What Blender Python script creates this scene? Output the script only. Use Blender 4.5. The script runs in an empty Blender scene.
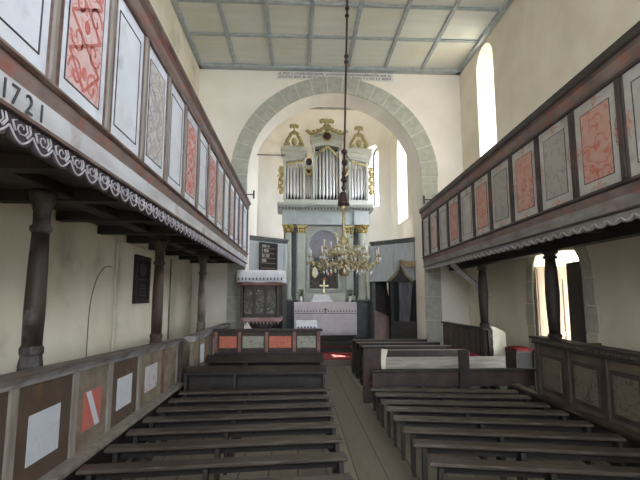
import bpy, bmesh, math, random
from mathutils import Matrix, Vector
random.seed(7)
PI = math.pi
sc = bpy.context.scene
COL = sc.collection
W = {}

# ------------------------------------------------------------------ materials
def _n(nt, t, **kw):
    n = nt.nodes.new(t)
    for k, v in kw.items():
        if hasattr(n, k): setattr(n, k, v)
        else: n.inputs[k].default_value = v
    return n

def mat(name, c1, c2=None, scale=4.0, stretch=(1, 1, 1), rough=0.6, metal=0.0, bump=0.0, lo=0.35, hi=0.65,
        c3=None, scale3=1.2, lo3=0.5, hi3=0.75, detail=6.0):
    m = bpy.data.materials.new(name); m.use_nodes = True
    nt = m.node_tree; b = nt.nodes['Principled BSDF']; L = nt.links.new
    b.inputs['Roughness'].default_value = rough; b.inputs['Metallic'].default_value = metal
    c2 = c2 or tuple(x * 0.85 for x in c1)
    tc = _n(nt, 'ShaderNodeTexCoord'); mp = _n(nt, 'ShaderNodeMapping'); mp.inputs['Scale'].default_value = stretch
    L(tc.outputs['Object'], mp.inputs['Vector'])
    no = _n(nt, 'ShaderNodeTexNoise'); no.inputs['Scale'].default_value = scale; no.inputs['Detail'].default_value = detail
    L(mp.outputs['Vector'], no.inputs['Vector'])
    cr = _n(nt, 'ShaderNodeValToRGB'); e = cr.color_ramp.elements
    e[0].position, e[1].position = lo, hi; e[0].color = (*c1, 1); e[1].color = (*c2, 1)
    L(no.outputs['Fac'], cr.inputs['Fac'])
    out = cr.outputs['Color']
    if c3:
        n3 = _n(nt, 'ShaderNodeTexNoise'); n3.inputs['Scale'].default_value = scale3; n3.inputs['Detail'].default_value = 8
        L(tc.outputs['Object'], n3.inputs['Vector'])
        r3 = _n(nt, 'ShaderNodeMapRange'); r3.inputs['From Min'].default_value = lo3; r3.inputs['From Max'].default_value = hi3
        L(n3.outputs['Fac'], r3.inputs['Value'])
        mx = _n(nt, 'ShaderNodeMix', data_type='RGBA'); L(r3.outputs['Result'], mx.inputs[0]); L(out, mx.inputs[6])
        mx.inputs[7].default_value = (*c3, 1); out = mx.outputs[2]
    L(out, b.inputs['Base Color'])
    if bump:
        bp = _n(nt, 'ShaderNodeBump'); bp.inputs['Strength'].default_value = bump; bp.inputs['Distance'].default_value = 0.01
        L(no.outputs['Fac'], bp.inputs['Height']); L(bp.outputs['Normal'], b.inputs['Normal'])
    return m

def scroll_mat(name, base, ink, scale=7.0, dist=7.0, width=0.5, soft=0.2, kind='RINGS', base2=None):
    """painted scrollwork: distorted bands of ink over a worn base colour"""
    m = bpy.data.materials.new(name); m.use_nodes = True
    nt = m.node_tree; b = nt.nodes['Principled BSDF']; L = nt.links.new; b.inputs['Roughness'].default_value = 0.7
    tc = _n(nt, 'ShaderNodeTexCoord')
    wv = _n(nt, 'ShaderNodeTexNoise'); wv.inputs['Scale'].default_value = scale * 1.9; wv.inputs['Detail'].default_value = 0.6
    wv.inputs['Distortion'].default_value = dist * 0.16
    L(tc.outputs['Object'], wv.inputs['Vector'])
    sb = _n(nt, 'ShaderNodeMath', operation='SUBTRACT'); L(wv.outputs['Fac'], sb.inputs[0]); sb.inputs[1].default_value = 0.5
    ab = _n(nt, 'ShaderNodeMath', operation='ABSOLUTE'); L(sb.outputs[0], ab.inputs[0])
    mr = _n(nt, 'ShaderNodeMapRange'); mr.inputs['From Min'].default_value = 0.012 + (1 - width) * 0.075; mr.inputs['From Max'].default_value = 0.004
    L(ab.outputs[0], mr.inputs['Value'])
    no = _n(nt, 'ShaderNodeTexNoise'); no.inputs['Scale'].default_value = 9; no.inputs['Detail'].default_value = 6
    L(tc.outputs['Object'], no.inputs['Vector'])
    m2 = _n(nt, 'ShaderNodeMath', operation='MULTIPLY'); L(mr.outputs['Result'], m2.inputs[0])
    nr = _n(nt, 'ShaderNodeMapRange'); nr.inputs['From Min'].default_value = 0.35; nr.inputs['From Max'].default_value = 0.5
    nr.inputs['To Min'].default_value = 0.45
    L(no.outputs['Fac'], nr.inputs['Value']); L(nr.outputs['Result'], m2.inputs[1])
    b2 = base2 or tuple(x * 0.85 for x in base)
    mb = _n(nt, 'ShaderNodeMix', data_type='RGBA'); L(no.outputs['Fac'], mb.inputs[0])
    mb.inputs[6].default_value = (*base, 1); mb.inputs[7].default_value = (*b2, 1)
    mx = _n(nt, 'ShaderNodeMix', data_type='RGBA'); L(m2.outputs[0], mx.inputs[0]); L(mb.outputs[2], mx.inputs[6])
    mx.inputs[7].default_value = (*ink, 1); L(mx.outputs[2], b.inputs['Base Color'])
    return m

def plank_mat(name, c1, c2, joint, axis=0, width=0.24, rough=0.7, grain=(1, 1, 1)):
    """boards running along one axis, with dark joints"""
    m = bpy.data.materials.new(name); m.use_nodes = True
    nt = m.node_tree; b = nt.nodes['Principled BSDF']; L = nt.links.new; b.inputs['Roughness'].default_value = rough
    tc = _n(nt, 'ShaderNodeTexCoord'); sp = _n(nt, 'ShaderNodeSeparateXYZ'); L(tc.outputs['Object'], sp.inputs[0])
    dv = _n(nt, 'ShaderNodeMath', operation='DIVIDE'); L(sp.outputs[axis], dv.inputs[0]); dv.inputs[1].default_value = width
    fl = _n(nt, 'ShaderNodeMath', operation='FLOOR'); L(dv.outputs[0], fl.inputs[0])
    fr = _n(nt, 'ShaderNodeMath', operation='FRACT'); L(dv.outputs[0], fr.inputs[0])
    wn = _n(nt, 'ShaderNodeTexWhiteNoise', noise_dimensions='1D'); L(fl.outputs[0], wn.inputs['W'])
    mp = _n(nt, 'ShaderNodeMapping'); mp.inputs['Scale'].default_value = grain; L(tc.outputs['Object'], mp.inputs[0])
    no = _n(nt, 'ShaderNodeTexNoise'); no.inputs['Scale'].default_value = 5; no.inputs['Detail'].default_value = 8; L(mp.outputs[0], no.inputs['Vector'])
    ad = _n(nt, 'ShaderNodeMath', operation='ADD'); L(wn.outputs['Value'], ad.inputs[0]); L(no.outputs['Fac'], ad.inputs[1])
    hf = _n(nt, 'ShaderNodeMath', operation='MULTIPLY'); L(ad.outputs[0], hf.inputs[0]); hf.inputs[1].default_value = 0.55
    mx = _n(nt, 'ShaderNodeMix', data_type='RGBA'); L(hf.outputs[0], mx.inputs[0]); mx.inputs[6].default_value = (*c1, 1); mx.inputs[7].default_value = (*c2, 1)
    lt = _n(nt, 'ShaderNodeMath', operation='LESS_THAN'); L(fr.outputs[0], lt.inputs[0]); lt.inputs[1].default_value = 0.05
    mj = _n(nt, 'ShaderNodeMix', data_type='RGBA'); L(lt.outputs[0], mj.inputs[0]); L(mx.outputs[2], mj.inputs[6]); mj.inputs[7].default_value = (*joint, 1)
    L(mj.outputs[2], b.inputs['Base Color'])
    return m

def S(r, g, b):      # sRGB 0-255 -> linear
    f = lambda c: (c / 255 / 12.92) if c <= 10 else ((c / 255 + 0.055) / 1.055) ** 2.4
    return (f(r), f(g), f(b))

M = {}
M['plaster'] = mat('plaster_cream', S(234, 226, 210), S(224, 213, 194), 1.5, rough=0.9, bump=0.25, c3=S(206, 198, 182), scale3=0.7, lo3=0.52, hi3=0.85)
M['plaster_low'] = mat('plaster_stained', S(236, 229, 211), S(224, 214, 190), 1.3, rough=0.9, bump=0.3, c3=S(186, 178, 162), scale3=1.6, lo3=0.54, hi3=0.8)
M['plaster_white'] = mat('plaster_white', S(243, 237, 228), S(235, 228, 216), 1.2, rough=0.9, bump=0.15)
M['stone'] = mat('grey_green_stone', S(184, 184, 172), S(166, 166, 154), 6, rough=0.85, bump=0.3)
M['joint'] = mat('pale_mortar', S(205, 203, 190), S(192, 190, 178), 8, rough=0.9)
M['floor'] = plank_mat('floor_boards', S(146, 136, 120), S(104, 95, 84), S(78, 71, 63), 0, 0.31, 0.75, (5, 0.7, 1))
M['floor_c'] = plank_mat('chancel_boards', S(110, 98, 88), S(80, 70, 62), S(40, 34, 30), 1, 0.22, 0.7, (0.4, 4, 1))
M['ceil'] = mat('ceiling_board', S(224, 225, 220), S(212, 215, 210), 1.2, (0.4, 4, 1), rough=0.8, c3=S(214, 212, 198), scale3=0.9)
M['ceilbat'] = mat('ceiling_moulding_blue_grey', S(172, 180, 184), S(152, 160, 164), 6, rough=0.7)
M['bench_y'] = mat('old_bench_wood', S(74, 63, 54), S(54, 44, 37), 5, (0.7, 9, 9), rough=0.42, bump=0.3, c3=S(92, 82, 73), scale3=2.0)
M['dark'] = mat('dark_timber', S(50, 42, 37), S(34, 28, 24), 6, (1, 1, 1), rough=0.65, bump=0.3)
M['darkz'] = mat('dark_timber_upright', S(66, 54, 48), S(42, 34, 30), 5, (6, 6, 0.8), rough=0.55, bump=0.4, c3=S(132, 130, 134), scale3=3.5, lo3=0.52, hi3=0.72)
M['redcol'] = mat('brown_red_timber', S(86, 62, 54), S(54, 40, 36), 5, (6, 6, 0.8), rough=0.55, bump=0.4)
M['palecol'] = mat('worn_pale_timber', S(150, 142, 132), S(82, 70, 60), 3, (2, 2, 0.8), rough=0.7, bump=0.4)
M['brown'] = mat('brown_frame_paint', S(112, 88, 80), S(86, 62, 55), 4, (1, 1, 4), rough=0.6, c3=S(140, 124, 116), scale3=3)
M['brownd'] = mat('dark_brown_frame_paint', S(74, 62, 58), S(52, 42, 39), 4, rough=0.6, c3=S(98, 70, 66), scale3=3)
M['white'] = mat('blue_white_paint', S(226, 228, 236), S(212, 215, 224), 3, rough=0.6, c3=S(184, 186, 194), scale3=4, lo3=0.55)
M['whiteg'] = mat('grey_white_paint', S(196, 194, 190), S(178, 175, 170), 4, rough=0.65, c3=S(150, 142, 136), scale3=5, lo3=0.55)
M['line'] = mat('dark_line_paint', S(72, 72, 80), rough=0.7)
M['redscr'] = scroll_mat('red_scroll_painting', S(220, 204, 204), S(204, 128, 122), 4, 8, 0.5, 0.14, base2=S(208, 160, 156))
M['redink'] = mat('red_brushwork', S(192, 88, 80), S(208, 140, 132), 9, rough=0.7)
M['greyink'] = mat('grey_brushwork', S(170, 158, 158), S(196, 188, 186), 9, rough=0.7)
M['redscr2'] = scroll_mat('orange_red_scroll_painting', S(200, 176, 166), S(190, 108, 90), 2.2, 12, 0.30, 0.3, base2=S(196, 132, 114))
M['greyscr'] = scroll_mat('grey_scroll_painting', S(206, 204, 206), S(160, 150, 152), 2.4, 10, 0.45, 0.2, base2=S(196, 188, 182))
M['greyscr2'] = scroll_mat('mottled_grey_painting', S(176, 172, 166), S(148, 140, 136), 2.4, 9, 0.5, 0.3)
M['pinkscr'] = scroll_mat('pale_pink_painting', S(205, 188, 184), S(178, 128, 122), 2.4, 9, 0.45, 0.3)
M['redrail'] = mat('red_and_grey_moulding', S(136, 118, 112), S(104, 90, 85), 3, rough=0.6, c3=S(150, 88, 76), scale3=7, lo3=0.5, hi3=0.72)
M['fasc'] = mat('whitish_fascia_board', S(214, 215, 220), S(190, 188, 192), 3, (1, 0.5, 3), rough=0.65, c3=S(160, 150, 148), scale3=3.5, lo3=0.56)
M['fascR'] = mat('worn_grey_fascia_board', S(150, 148, 146), S(126, 120, 116), 3, (1, 0.5, 3), rough=0.65, c3=S(130, 84, 78), scale3=3.0, lo3=0.58)
M['valdark'] = mat('dark_valance_board', S(74, 62, 68), S(56, 47, 52), 5, rough=0.7)
M['valwhite'] = mat('white_scroll_paint', S(196, 194, 200), S(170, 165, 170), 6, rough=0.7)
M['pewg'] = mat('weathered_grey_brown_board', S(138, 126, 108), S(116, 104, 88), 4, (1, 1, 2), rough=0.7, c3=S(98, 82, 66), scale3=3)
M['pewb'] = mat('stained_brown_board', S(92, 74, 58), S(70, 56, 46), 3, rough=0.7, c3=S(128, 94, 60), scale3=3, lo3=0.55)
M['pewstile'] = mat('grey_stile', S(148, 140, 132), S(124, 114, 104), 4, (3, 3, 0.6), rough=0.65)
M['pewred'] = mat('reddish_stile', S(120, 84, 70), S(96, 66, 56), 4, rough=0.65)
M['cap'] = mat('pew_cap_rail', S(122, 114, 108), S(98, 88, 82), 4, (4, 0.5, 4), rough=0.5, c3=S(120, 86, 76), scale3=3)
M['capw'] = mat('pew_cap_whitish_moulding', S(168, 166, 168), S(140, 136, 136), 4, rough=0.55, c3=S(120, 96, 88), scale3=4)
M['capd'] = mat('dark_cap_rail', S(62, 54, 50), S(46, 40, 36), 5, rough=0.55)
M['lozw'] = scroll_mat('white_painted_square', S(205, 209, 216), S(190, 193, 200), 3, 8, 0.6, 0.3)
M['lozp'] = scroll_mat('pink_white_painted_square', S(200, 196, 200), S(176, 130, 128), 2.6, 9, 0.6, 0.3)
M['lozr'] = mat('red_painted_square', S(196, 92, 84), S(182, 112, 104), 7, rough=0.7)
M['pewR'] = mat('dim_painted_board', S(96, 86, 74), S(78, 68, 58), 4, rough=0.7, c3=S(110, 96, 80), scale3=3)
M['pewRin'] = scroll_mat('dim_flower_painting', S(112, 104, 90), S(84, 66, 56), 3.0, 10, 0.6, 0.3)
M['orange'] = scroll_mat('orange_panel_painting', S(196, 112, 88), S(170, 84, 64), 4, 10, 0.5, 0.3)
M['greygreen'] = scroll_mat('grey_green_panel_painting', S(158, 156, 142), S(120, 118, 106), 4, 10, 0.5, 0.3)
M['parap'] = mat('dark_red_brown_board', S(64, 50, 46), S(48, 37, 34), 5, rough=0.65, c3=S(84, 56, 48), scale3=4)
M['cloth'] = mat('white_linen', S(232, 232, 236), S(222, 222, 228), 6, rough=0.9)
M['clothp'] = mat('pinkish_white_linen', S(238, 230, 235), S(228, 219, 225), 6, rough=0.9)
M['embr'] = mat('dark_embroidery', S(70, 68, 84), rough=0.9)
M['embl'] = scroll_mat('blue_grey_embroidered_band', S(214, 214, 222), S(96, 96, 112), 9, 10, 0.55, 0.1)
M['orgpaint'] = mat('grey_green_paint', S(186, 187, 178), S(170, 172, 164), 4, rough=0.5)
M['orgblue'] = mat('grey_blue_paint', S(164, 169, 169), S(150, 155, 156), 4, rough=0.5)
M['loft'] = mat('pale_grey_blue_boards', S(184, 189, 191), S(168, 173, 176), 3, (6, 6, 0.8), rough=0.6)
M['orgdark'] = mat('dark_grey_paint', S(92, 95, 94), S(76, 79, 79), 4, rough=0.5)
M['column_g'] = mat('pale_green_column_paint', S(176, 180, 168), S(158, 162, 152), 3, rough=0.4)
M['gold'] = mat('gilding', S(190, 172, 116), S(152, 132, 84), 12, rough=0.35, metal=0.5)
M['goldl'] = mat('dull_gilding', S(190, 180, 138), S(150, 138, 98), 12, rough=0.45, metal=0.5)
M['tin'] = mat('organ_pipe_tin', S(228, 226, 228), S(212, 210, 214), 3, (1, 1, 0.3), rough=0.35, metal=0.35)
M['black'] = mat('black_and_recess_shade', S(26, 24, 24), rough=0.8)  # plain black, also used to paint in shade on some parts
M['maroon'] = mat('maroon_turned_wood', S(72, 42, 44), S(54, 32, 34), 6, rough=0.45)
M['iron'] = mat('wrought_iron', S(48, 46, 46), rough=0.5, metal=0.6)
M['wax'] = mat('candle_wax', S(240, 238, 230), rough=0.5)
M['brass'] = mat('old_brass', S(204, 192, 156), S(150, 132, 92), 20, rough=0.3, metal=0.6)
M['flower'] = mat('pale_gilt_leaf', S(222, 214, 184), S(170, 150, 104), 25, rough=0.4, metal=0.35)
M['skyp'] = scroll_mat('cloudy_grey_violet_painting', S(134, 130, 138), S(112, 108, 118), 2, 6, 0.5, 0.5)
M['darkp'] = scroll_mat('dark_figure_painting', S(62, 60, 52), S(120, 108, 74), 2.2, 8, 0.75, 0.25, base2=S(46, 48, 56))
M['orp'] = mat('orange_robe_paint', S(176, 96, 58), S(130, 74, 50), 10, rough=0.6)
M['green'] = mat('plant_leaves', S(78, 96, 58), S(54, 70, 40), 15, rough=0.6)
M['pulp'] = scroll_mat('pulpit_marbled_panel', S(84, 82, 74), S(140, 138, 122), 2.6, 9, 0.7, 0.3, base2=S(62, 58, 54))
M['pulpd'] = mat('pulpit_dark_wood', S(66, 52, 46), S(48, 38, 34), 5, rough=0.55)
M['pulpr'] = mat('pulpit_red_moulding', S(140, 96, 80), S(110, 70, 58), 5, rough=0.55)
M['pulppink'] = mat('pulpit_pink_moulding', S(170, 140, 138), S(140, 108, 106), 5, rough=0.6)
M['redcl'] = mat('red_cloth', S(120, 18, 28), S(96, 12, 20), 8, rough=0.9)
M['carpet'] = mat('red_carpet', S(150, 62, 54), S(122, 46, 42), 14, rough=0.95)
M['carpetd'] = mat('dark_red_carpet', S(100, 32, 32), S(80, 24, 26), 14, rough=0.95)
M['whiteboard'] = mat('bare_pale_board', S(172, 166, 156), S(138, 130, 120), 4, (0.6, 1, 5), rough=0.7)
M['paleend'] = mat('pale_painted_end_board', S(222, 218, 200), S(208, 203, 184), 4, rough=0.7)
M['tan'] = mat('tan_roof_boards', S(170, 150, 120), S(144, 124, 98), 4, (1, 4, 1), rough=0.7)
M['doorp'] = mat('pale_pine_door', S(158, 140, 118), S(144, 124, 102), 4, (4, 4, 0.6), rough=0.6)
M['doorg'] = mat('door_groove_brown', S(110, 86, 66), rough=0.7)
M['ground'] = mat('gravel_ground', S(124, 118, 100), S(100, 96, 82), 6, rough=0.95)
M['drape'] = mat('grey_drapery', S(120, 116, 120), S(92, 88, 94), 4, (4, 4, 0.7), rough=0.95)
M['pinkb'] = mat('faded_pink_board', S(150, 130, 124), S(126, 106, 102), 3, rough=0.7)
M['sign'] = mat('inscription_ground_white', S(226, 226, 222), rough=0.8)
M['ink'] = mat('inscription_ink', S(96, 94, 90), rough=0.8)
M['letter'] = mat('white_board_letters', S(214, 212, 205), rough=0.7)
M['ruled'] = mat('hymn_board_shelf_brown', S(120, 92, 60), rough=0.6)
g = bpy.data.materials.new('window_glass'); g.use_nodes = True; nt = g.node_tree; nt.nodes.clear()
o_ = _n(nt, 'ShaderNodeOutputMaterial'); mx_ = _n(nt, 'ShaderNodeMixShader'); mx_.inputs[0].default_value = 0.06
t_ = _n(nt, 'ShaderNodeBsdfTransparent'); gl_ = _n(nt, 'ShaderNodeBsdfGlossy'); gl_.inputs['Roughness'].default_value = 0.05
t_.inputs['Color'].default_value = (0.95, 0.97, 1, 1)
nt.links.new(t_.outputs[0], mx_.inputs[1]); nt.links.new(gl_.outputs[0], mx_.inputs[2]); nt.links.new(mx_.outputs[0], o_.inputs[0])
M['glass'] = g

# ------------------------------------------------------------------ mesh builder
class MB:
    def __init__(s): s.v = []; s.f = []; s.m = []; s.s = []; s.T = Matrix.Identity(4)
    def add(s, vs, fs, mi=0, sm=False):
        b = len(s.v); s.v += [s.T @ Vector(p) for p in vs]
        for f in fs: s.f.append([b + i for i in f]); s.m.append(mi); s.s.append(sm)
        return s
    def box(s, x0, x1, y0, y1, z0, z1, mi=0):
        return s.add([(x0, y0, z0), (x1, y0, z0), (x1, y1, z0), (x0, y1, z0), (x0, y0, z1), (x1, y0, z1), (x1, y1, z1), (x0, y1, z1)],
                     [(0, 3, 2, 1), (4, 5, 6, 7), (0, 1, 5, 4), (1, 2, 6, 5), (2, 3, 7, 6), (3, 0, 4, 7)], mi)
    def bar(s, a, b, w, h, mi=0, up=(0, 0, 1)):
        a, b = Vector(a), Vector(b); d = (b - a).normalized(); u = Vector(up)
        r = d.cross(u); r = r.normalized() if r.length > 1e-5 else Vector((1, 0, 0)); u = r.cross(d)
        vs = [p + r * i * w / 2 + u * j * h / 2 for p in (a, b) for i, j in ((-1, -1), (1, -1), (1, 1), (-1, 1))]
        return s.add(vs, [(0, 1, 2, 3), (7, 6, 5, 4), (0, 4, 5, 1), (1, 5, 6, 2), (2, 6, 7, 3), (3, 7, 4, 0)], mi)
    def prism(s, pts, a, b, plane='xz', mi=0, sm=False):
        """polygon in a plane, extruded along the third axis from a to b"""
        def P(p, t):
            if plane == 'xz': return (p[0], t, p[1])
            if plane == 'yz': return (t, p[0], p[1])
            return (p[0], p[1], t)
        n = len(pts)
        vs = [P(p, a) for p in pts] + [P(p, b) for p in pts]
        fs = [tuple(range(n)), tuple(range(2 * n - 1, n - 1, -1))] + [(i, i + n, (i + 1) % n + n, (i + 1) % n) for i in range(n)]
        return s.add(vs, fs, mi, sm)
    def lathe(s, prof, c=(0, 0, 0), seg=20, mi=0, sm=True, ph=0, sx=1, sy=1):
        vs = []; fs = []
        for r, z in prof:
            for k in range(seg):
                a = ph + 2 * PI * k / seg; vs.append((c[0] + sx * r * math.cos(a), c[1] + sy * r * math.sin(a), c[2] + z))
        for i in range(len(prof) - 1):
            for k in range(seg): k2 = (k + 1) % seg; fs.append((i * seg + k, i * seg + k2, (i + 1) * seg + k2, (i + 1) * seg + k))
        fs.append(tuple(range(seg - 1, -1, -1))); fs.append(tuple((len(prof) - 1) * seg + k for k in range(seg)))
        return s.add(vs, fs, mi, sm)
    def tube(s, pts, r, seg=8, mi=0):
        pts = [Vector(p) for p in pts]; n = len(pts); rr = r if isinstance(r, (list, tuple)) else [r] * n
        vs = []; fs = []; up = None
        for i, p in enumerate(pts):
            d = (pts[min(i + 1, n - 1)] - pts[max(i - 1, 0)]).normalized()
            if up is None: up = Vector((0, 0, 1)) if abs(d.z) < 0.9 else Vector((1, 0, 0))
            a = d.cross(up).normalized(); up = a.cross(d).normalized()
            for k in range(seg):
                t = 2 * PI * k / seg; vs.append(p + (a * math.cos(t) + up * math.sin(t)) * rr[i])
        for i in range(n - 1):
            for k in range(seg): k2 = (k + 1) % seg; fs.append((i * seg + k, i * seg + k2, (i + 1) * seg + k2, (i + 1) * seg + k))
        fs.append(tuple(range(seg - 1, -1, -1))); fs.append(tuple((n - 1) * seg + k for k in range(seg)))
        return s.add(vs, fs, mi, True)
    def ball(s, c, r, sx=1, sy=1, sz=1, seg=10, mi=0):
        pr = [(max(r * math.sin(PI * i / 6), 0.0005), -r * sz * math.cos(PI * i / 6)) for i in range(7)]
        return s.lathe(pr, c, seg, mi, True, 0, sx, sy)
    def build(s, name, mats, parent=None, bevel=0.0, kind=None, seg=1):
        me = bpy.data.meshes.new(name)
        inv = W[parent].inverted() if parent is not None else Matrix.Identity(4)
        me.from_pydata([tuple(inv @ v) for v in s.v], [], s.f)
        mats = mats if isinstance(mats, (list, tuple)) else [mats]
        for m in mats: me.materials.append(m if not isinstance(m, str) else M[m])
        for p, mi, sm in zip(me.polygons, s.m, s.s): p.material_index = mi; p.use_smooth = sm
        bm = bmesh.new(); bm.from_mesh(me); bmesh.ops.recalc_face_normals(bm, faces=bm.faces); bm.to_mesh(me); bm.free()
        o = bpy.data.objects.new(name, me); COL.objects.link(o)
        if parent is not None: o.parent = parent; W[o] = W[parent].copy()
        else: W[o] = Matrix.Identity(4)
        if bevel:
            b = o.modifiers.new('bevel', 'BEVEL'); b.width = bevel; b.segments = seg; b.limit_method = 'ANGLE'; b.angle_limit = 0.7
        if kind: o['kind'] = kind
        return o

def tag(o, label=None, cat=None, group=None, kind=None):
    if label: o['label'] = label
    if cat: o['category'] = cat
    if group: o['group'] = group
    if kind: o['kind'] = kind
    return o
def thing(name, loc, label, cat, group=None, rz=0):
    o = bpy.data.objects.new(name, None); COL.objects.link(o); o.location = loc; o.rotation_euler.z = rz
    o.empty_display_size = 0.1
    W[o] = Matrix.Translation(loc) @ Matrix.Rotation(rz, 4, 'Z')
    return tag(o, label, cat, group)
def copy_tree(o, parent=None):
    c = o.copy(); COL.objects.link(c)
    if parent: c.parent = parent
    for ch in list(o.children): copy_tree(ch, c)
    return c
def arch_pts(x0, x1, z0, z1, n=12):
    """round-headed opening outline"""
    r = (x1 - x0) / 2; cx = (x0 + x1) / 2; zs = z1 - r
    return [(x0, z0), (x1, z0)] + [(cx + r * math.cos(PI * i / n), zs + r * math.sin(PI * i / n)) for i in range(n + 1)]

def carve(obj, cutters):
    """cut openings out of a wall and keep the result as its mesh"""
    for c in cutters:
        m = obj.modifiers.new('cut', 'BOOLEAN'); m.operation = 'DIFFERENCE'; m.solver = 'EXACT'; m.object = c
    dg = bpy.context.evaluated_depsgraph_get(); dg.update()
    me = bpy.data.meshes.new_from_object(obj.evaluated_get(dg))
    obj.modifiers.clear(); obj.data = me
    for c in cutters: bpy.data.objects.remove(c, do_unlink=True)

def cutter(inner, outer, T):
    """loft between two outlines (u,v): inner at n=-0.05, outer at n=1.0 in frame T (u, n, v)"""
    n = len(inner); mb = MB(); mb.T = T[0]
    vs = [(p[0], T[1], p[1]) for p in inner] + [(p[0], T[2], p[1]) for p in outer]
    mb.add(vs, [tuple(range(n)), tuple(range(2 * n - 1, n - 1, -1))] + [(i, i + n, (i + 1) % n + n, (i + 1) % n) for i in range(n)])
    return mb.build('cutter', 'plaster')

# ------------------------------------------------------------------ shell
XL, XR, YA, ZC = -2.78, 4.58, 12.0, 8.25
TH = 0.8
FX = Matrix(((0, 1, 0, 0), (1, 0, 0, 0), (0, 0, 1, 0), (0, 0, 0, 1)))      # u -> Y, n -> X

MB().box(XL - 1, XR + 1, -4.8, 12.45, -0.3, 0).build('floor', 'floor', kind='structure')
MB().box(-1.6, 3.6, 12.45, 19.8, -0.3, 0.15).build('floor', 'floor_c', kind='structure')
f2 = MB().box(XL, XR, -4, 12, ZC, ZC + 0.2)
ceil = f2.build('ceiling', 'ceil', kind='structure')
bt = MB()
for x in (-1.77, -0.74, 0.27, 1.35, 2.4, 3.45): bt.box(x - 0.05, x + 0.05, -4, 12, ZC - 0.05, ZC)
for k in range(13):
    y = 10.4 - 1.26 * k
    if y > -4: bt.box(XL, XR, y - 0.05, y + 0.05, ZC - 0.045, ZC)
for a in ((XL, XL + 0.12, -4, 12), (XR - 0.12, XR, -4, 12), (XL, XR, 11.8, 12), (XL, XR, -4, -3.85)): bt.box(*a, ZC - 0.1, ZC)
bt.build('moulding', 'ceilbat', ceil, bevel=0.012)

wl = MB().box(XL - TH, XL, -4.8, 12, -0.3, ZC + 0.3).build('wall_left', ['plaster_low'], kind='structure')
wr = MB().box(XR, XR + TH, -4.8, 12, -0.3, ZC + 0.3).build('wall_right', ['plaster'], kind='structure')
def win(y0, y1, z0, z1, sp=0.12):
    return cutter(arch_pts(y0, y1, z0, z1), arch_pts(y0 + sp, y1 - sp, z0 + sp, z1 - sp), (FX, XR - 0.05, XR + TH + 0.1))
DY0, DY1 = 7.04, 8.60
carve(wr, [win(9.84, 10.82, 4.6, 8.08, 0.06), win(-1.9, -0.6, 4.6, 8.0), win(2.2, 3.5, 4.6, 8.0),
           cutter(arch_pts(DY0, DY1, -0.1, 2.95 - 0.02), arch_pts(DY0, DY1, -0.1, 2.93), (FX, XR - 0.05, XR + TH + 0.1))])
wb = MB().box(XL - TH, XR + TH, -4.8, -4, -0.3, ZC + 0.3).build('wall_back', ['plaster'], kind='structure')
I4 = Matrix.Identity(4)
carve(wb, [cutter(arch_pts(a, a + 1.9, 3.4, 7.8), arch_pts(a, a + 1.9, 3.4, 7.8), (I4, -4.95, -3.9)) for a in (-1.9, 1.8)] + [cutter(arch_pts(0.1, 1.9, -0.1, 2.7), arch_pts(0.1, 1.9, -0.1, 2.7), (I4, -4.95, -3.9))])

wf = MB().box(XL - TH, XR + TH, YA, 12.9, -0.3, 9.9).build('wall_front', ['plaster_white'], kind='structure')
AC, AZ, RI, RO = 1.0, 5.15, 2.40, 2.86
ap = [(AC - RI, -0.4), (AC + RI, -0.4)] + [(AC + RI * math.cos(PI * i / 32), AZ + RI * math.sin(PI * i / 32)) for i in range(33)]
carve(wf, [cutter(ap, ap, (I4, 11.9, 13.0))])
# the part of the right wall beside the arch keeps its stone dressing
st = MB()
# mortar ring
def ring(mb, r0, r1, a0, a1, y0, y1, mi, n=3):
    pts = [(AC + r0 * math.cos(a0 + (a1 - a0) * i / n), AZ + r0 * math.sin(a0 + (a1 - a0) * i / n)) for i in range(n + 1)]
    pts += [(AC + r1 * math.cos(a1 - (a1 - a0) * i / n), AZ + r1 * math.sin(a1 - (a1 - a0) * i / n)) for i in range(n + 1)]
    mb.prism(pts, y0, y1, 'xz', mi)
ring(st, RI - 0.005, RO, 0, PI, YA - 0.012, YA + 0.005, 1, 40)
nb = 19
for k in range(nb):
    a0 = PI * k / nb + 0.006; a1 = PI * (k + 1) / nb - 0.006
    ring(st, RI - 0.01, RO, a0, a1, YA - 0.022, YA + 0.005, 0, 3)
for sx in (-1, 1):
    xa, xb = (AC - RO + 0.3, AC - RI) if sx < 0 else (AC + RI, AC + RI + 0.44)
    if sx < 0: xa = AC - RO
    st.box(xa, xb, YA - 0.012, YA + 0.005, 0, AZ, 1)
    z = 0
    while z < AZ - 0.05:
        hgt = min(0.62, AZ - z); st.box(xa, xb, YA - 0.022, YA + 0.005, z + 0.01, z + hgt - 0.01, 0); z += 0.62
st.build('trim_1', ['stone', 'joint'], kind='structure')

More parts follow.
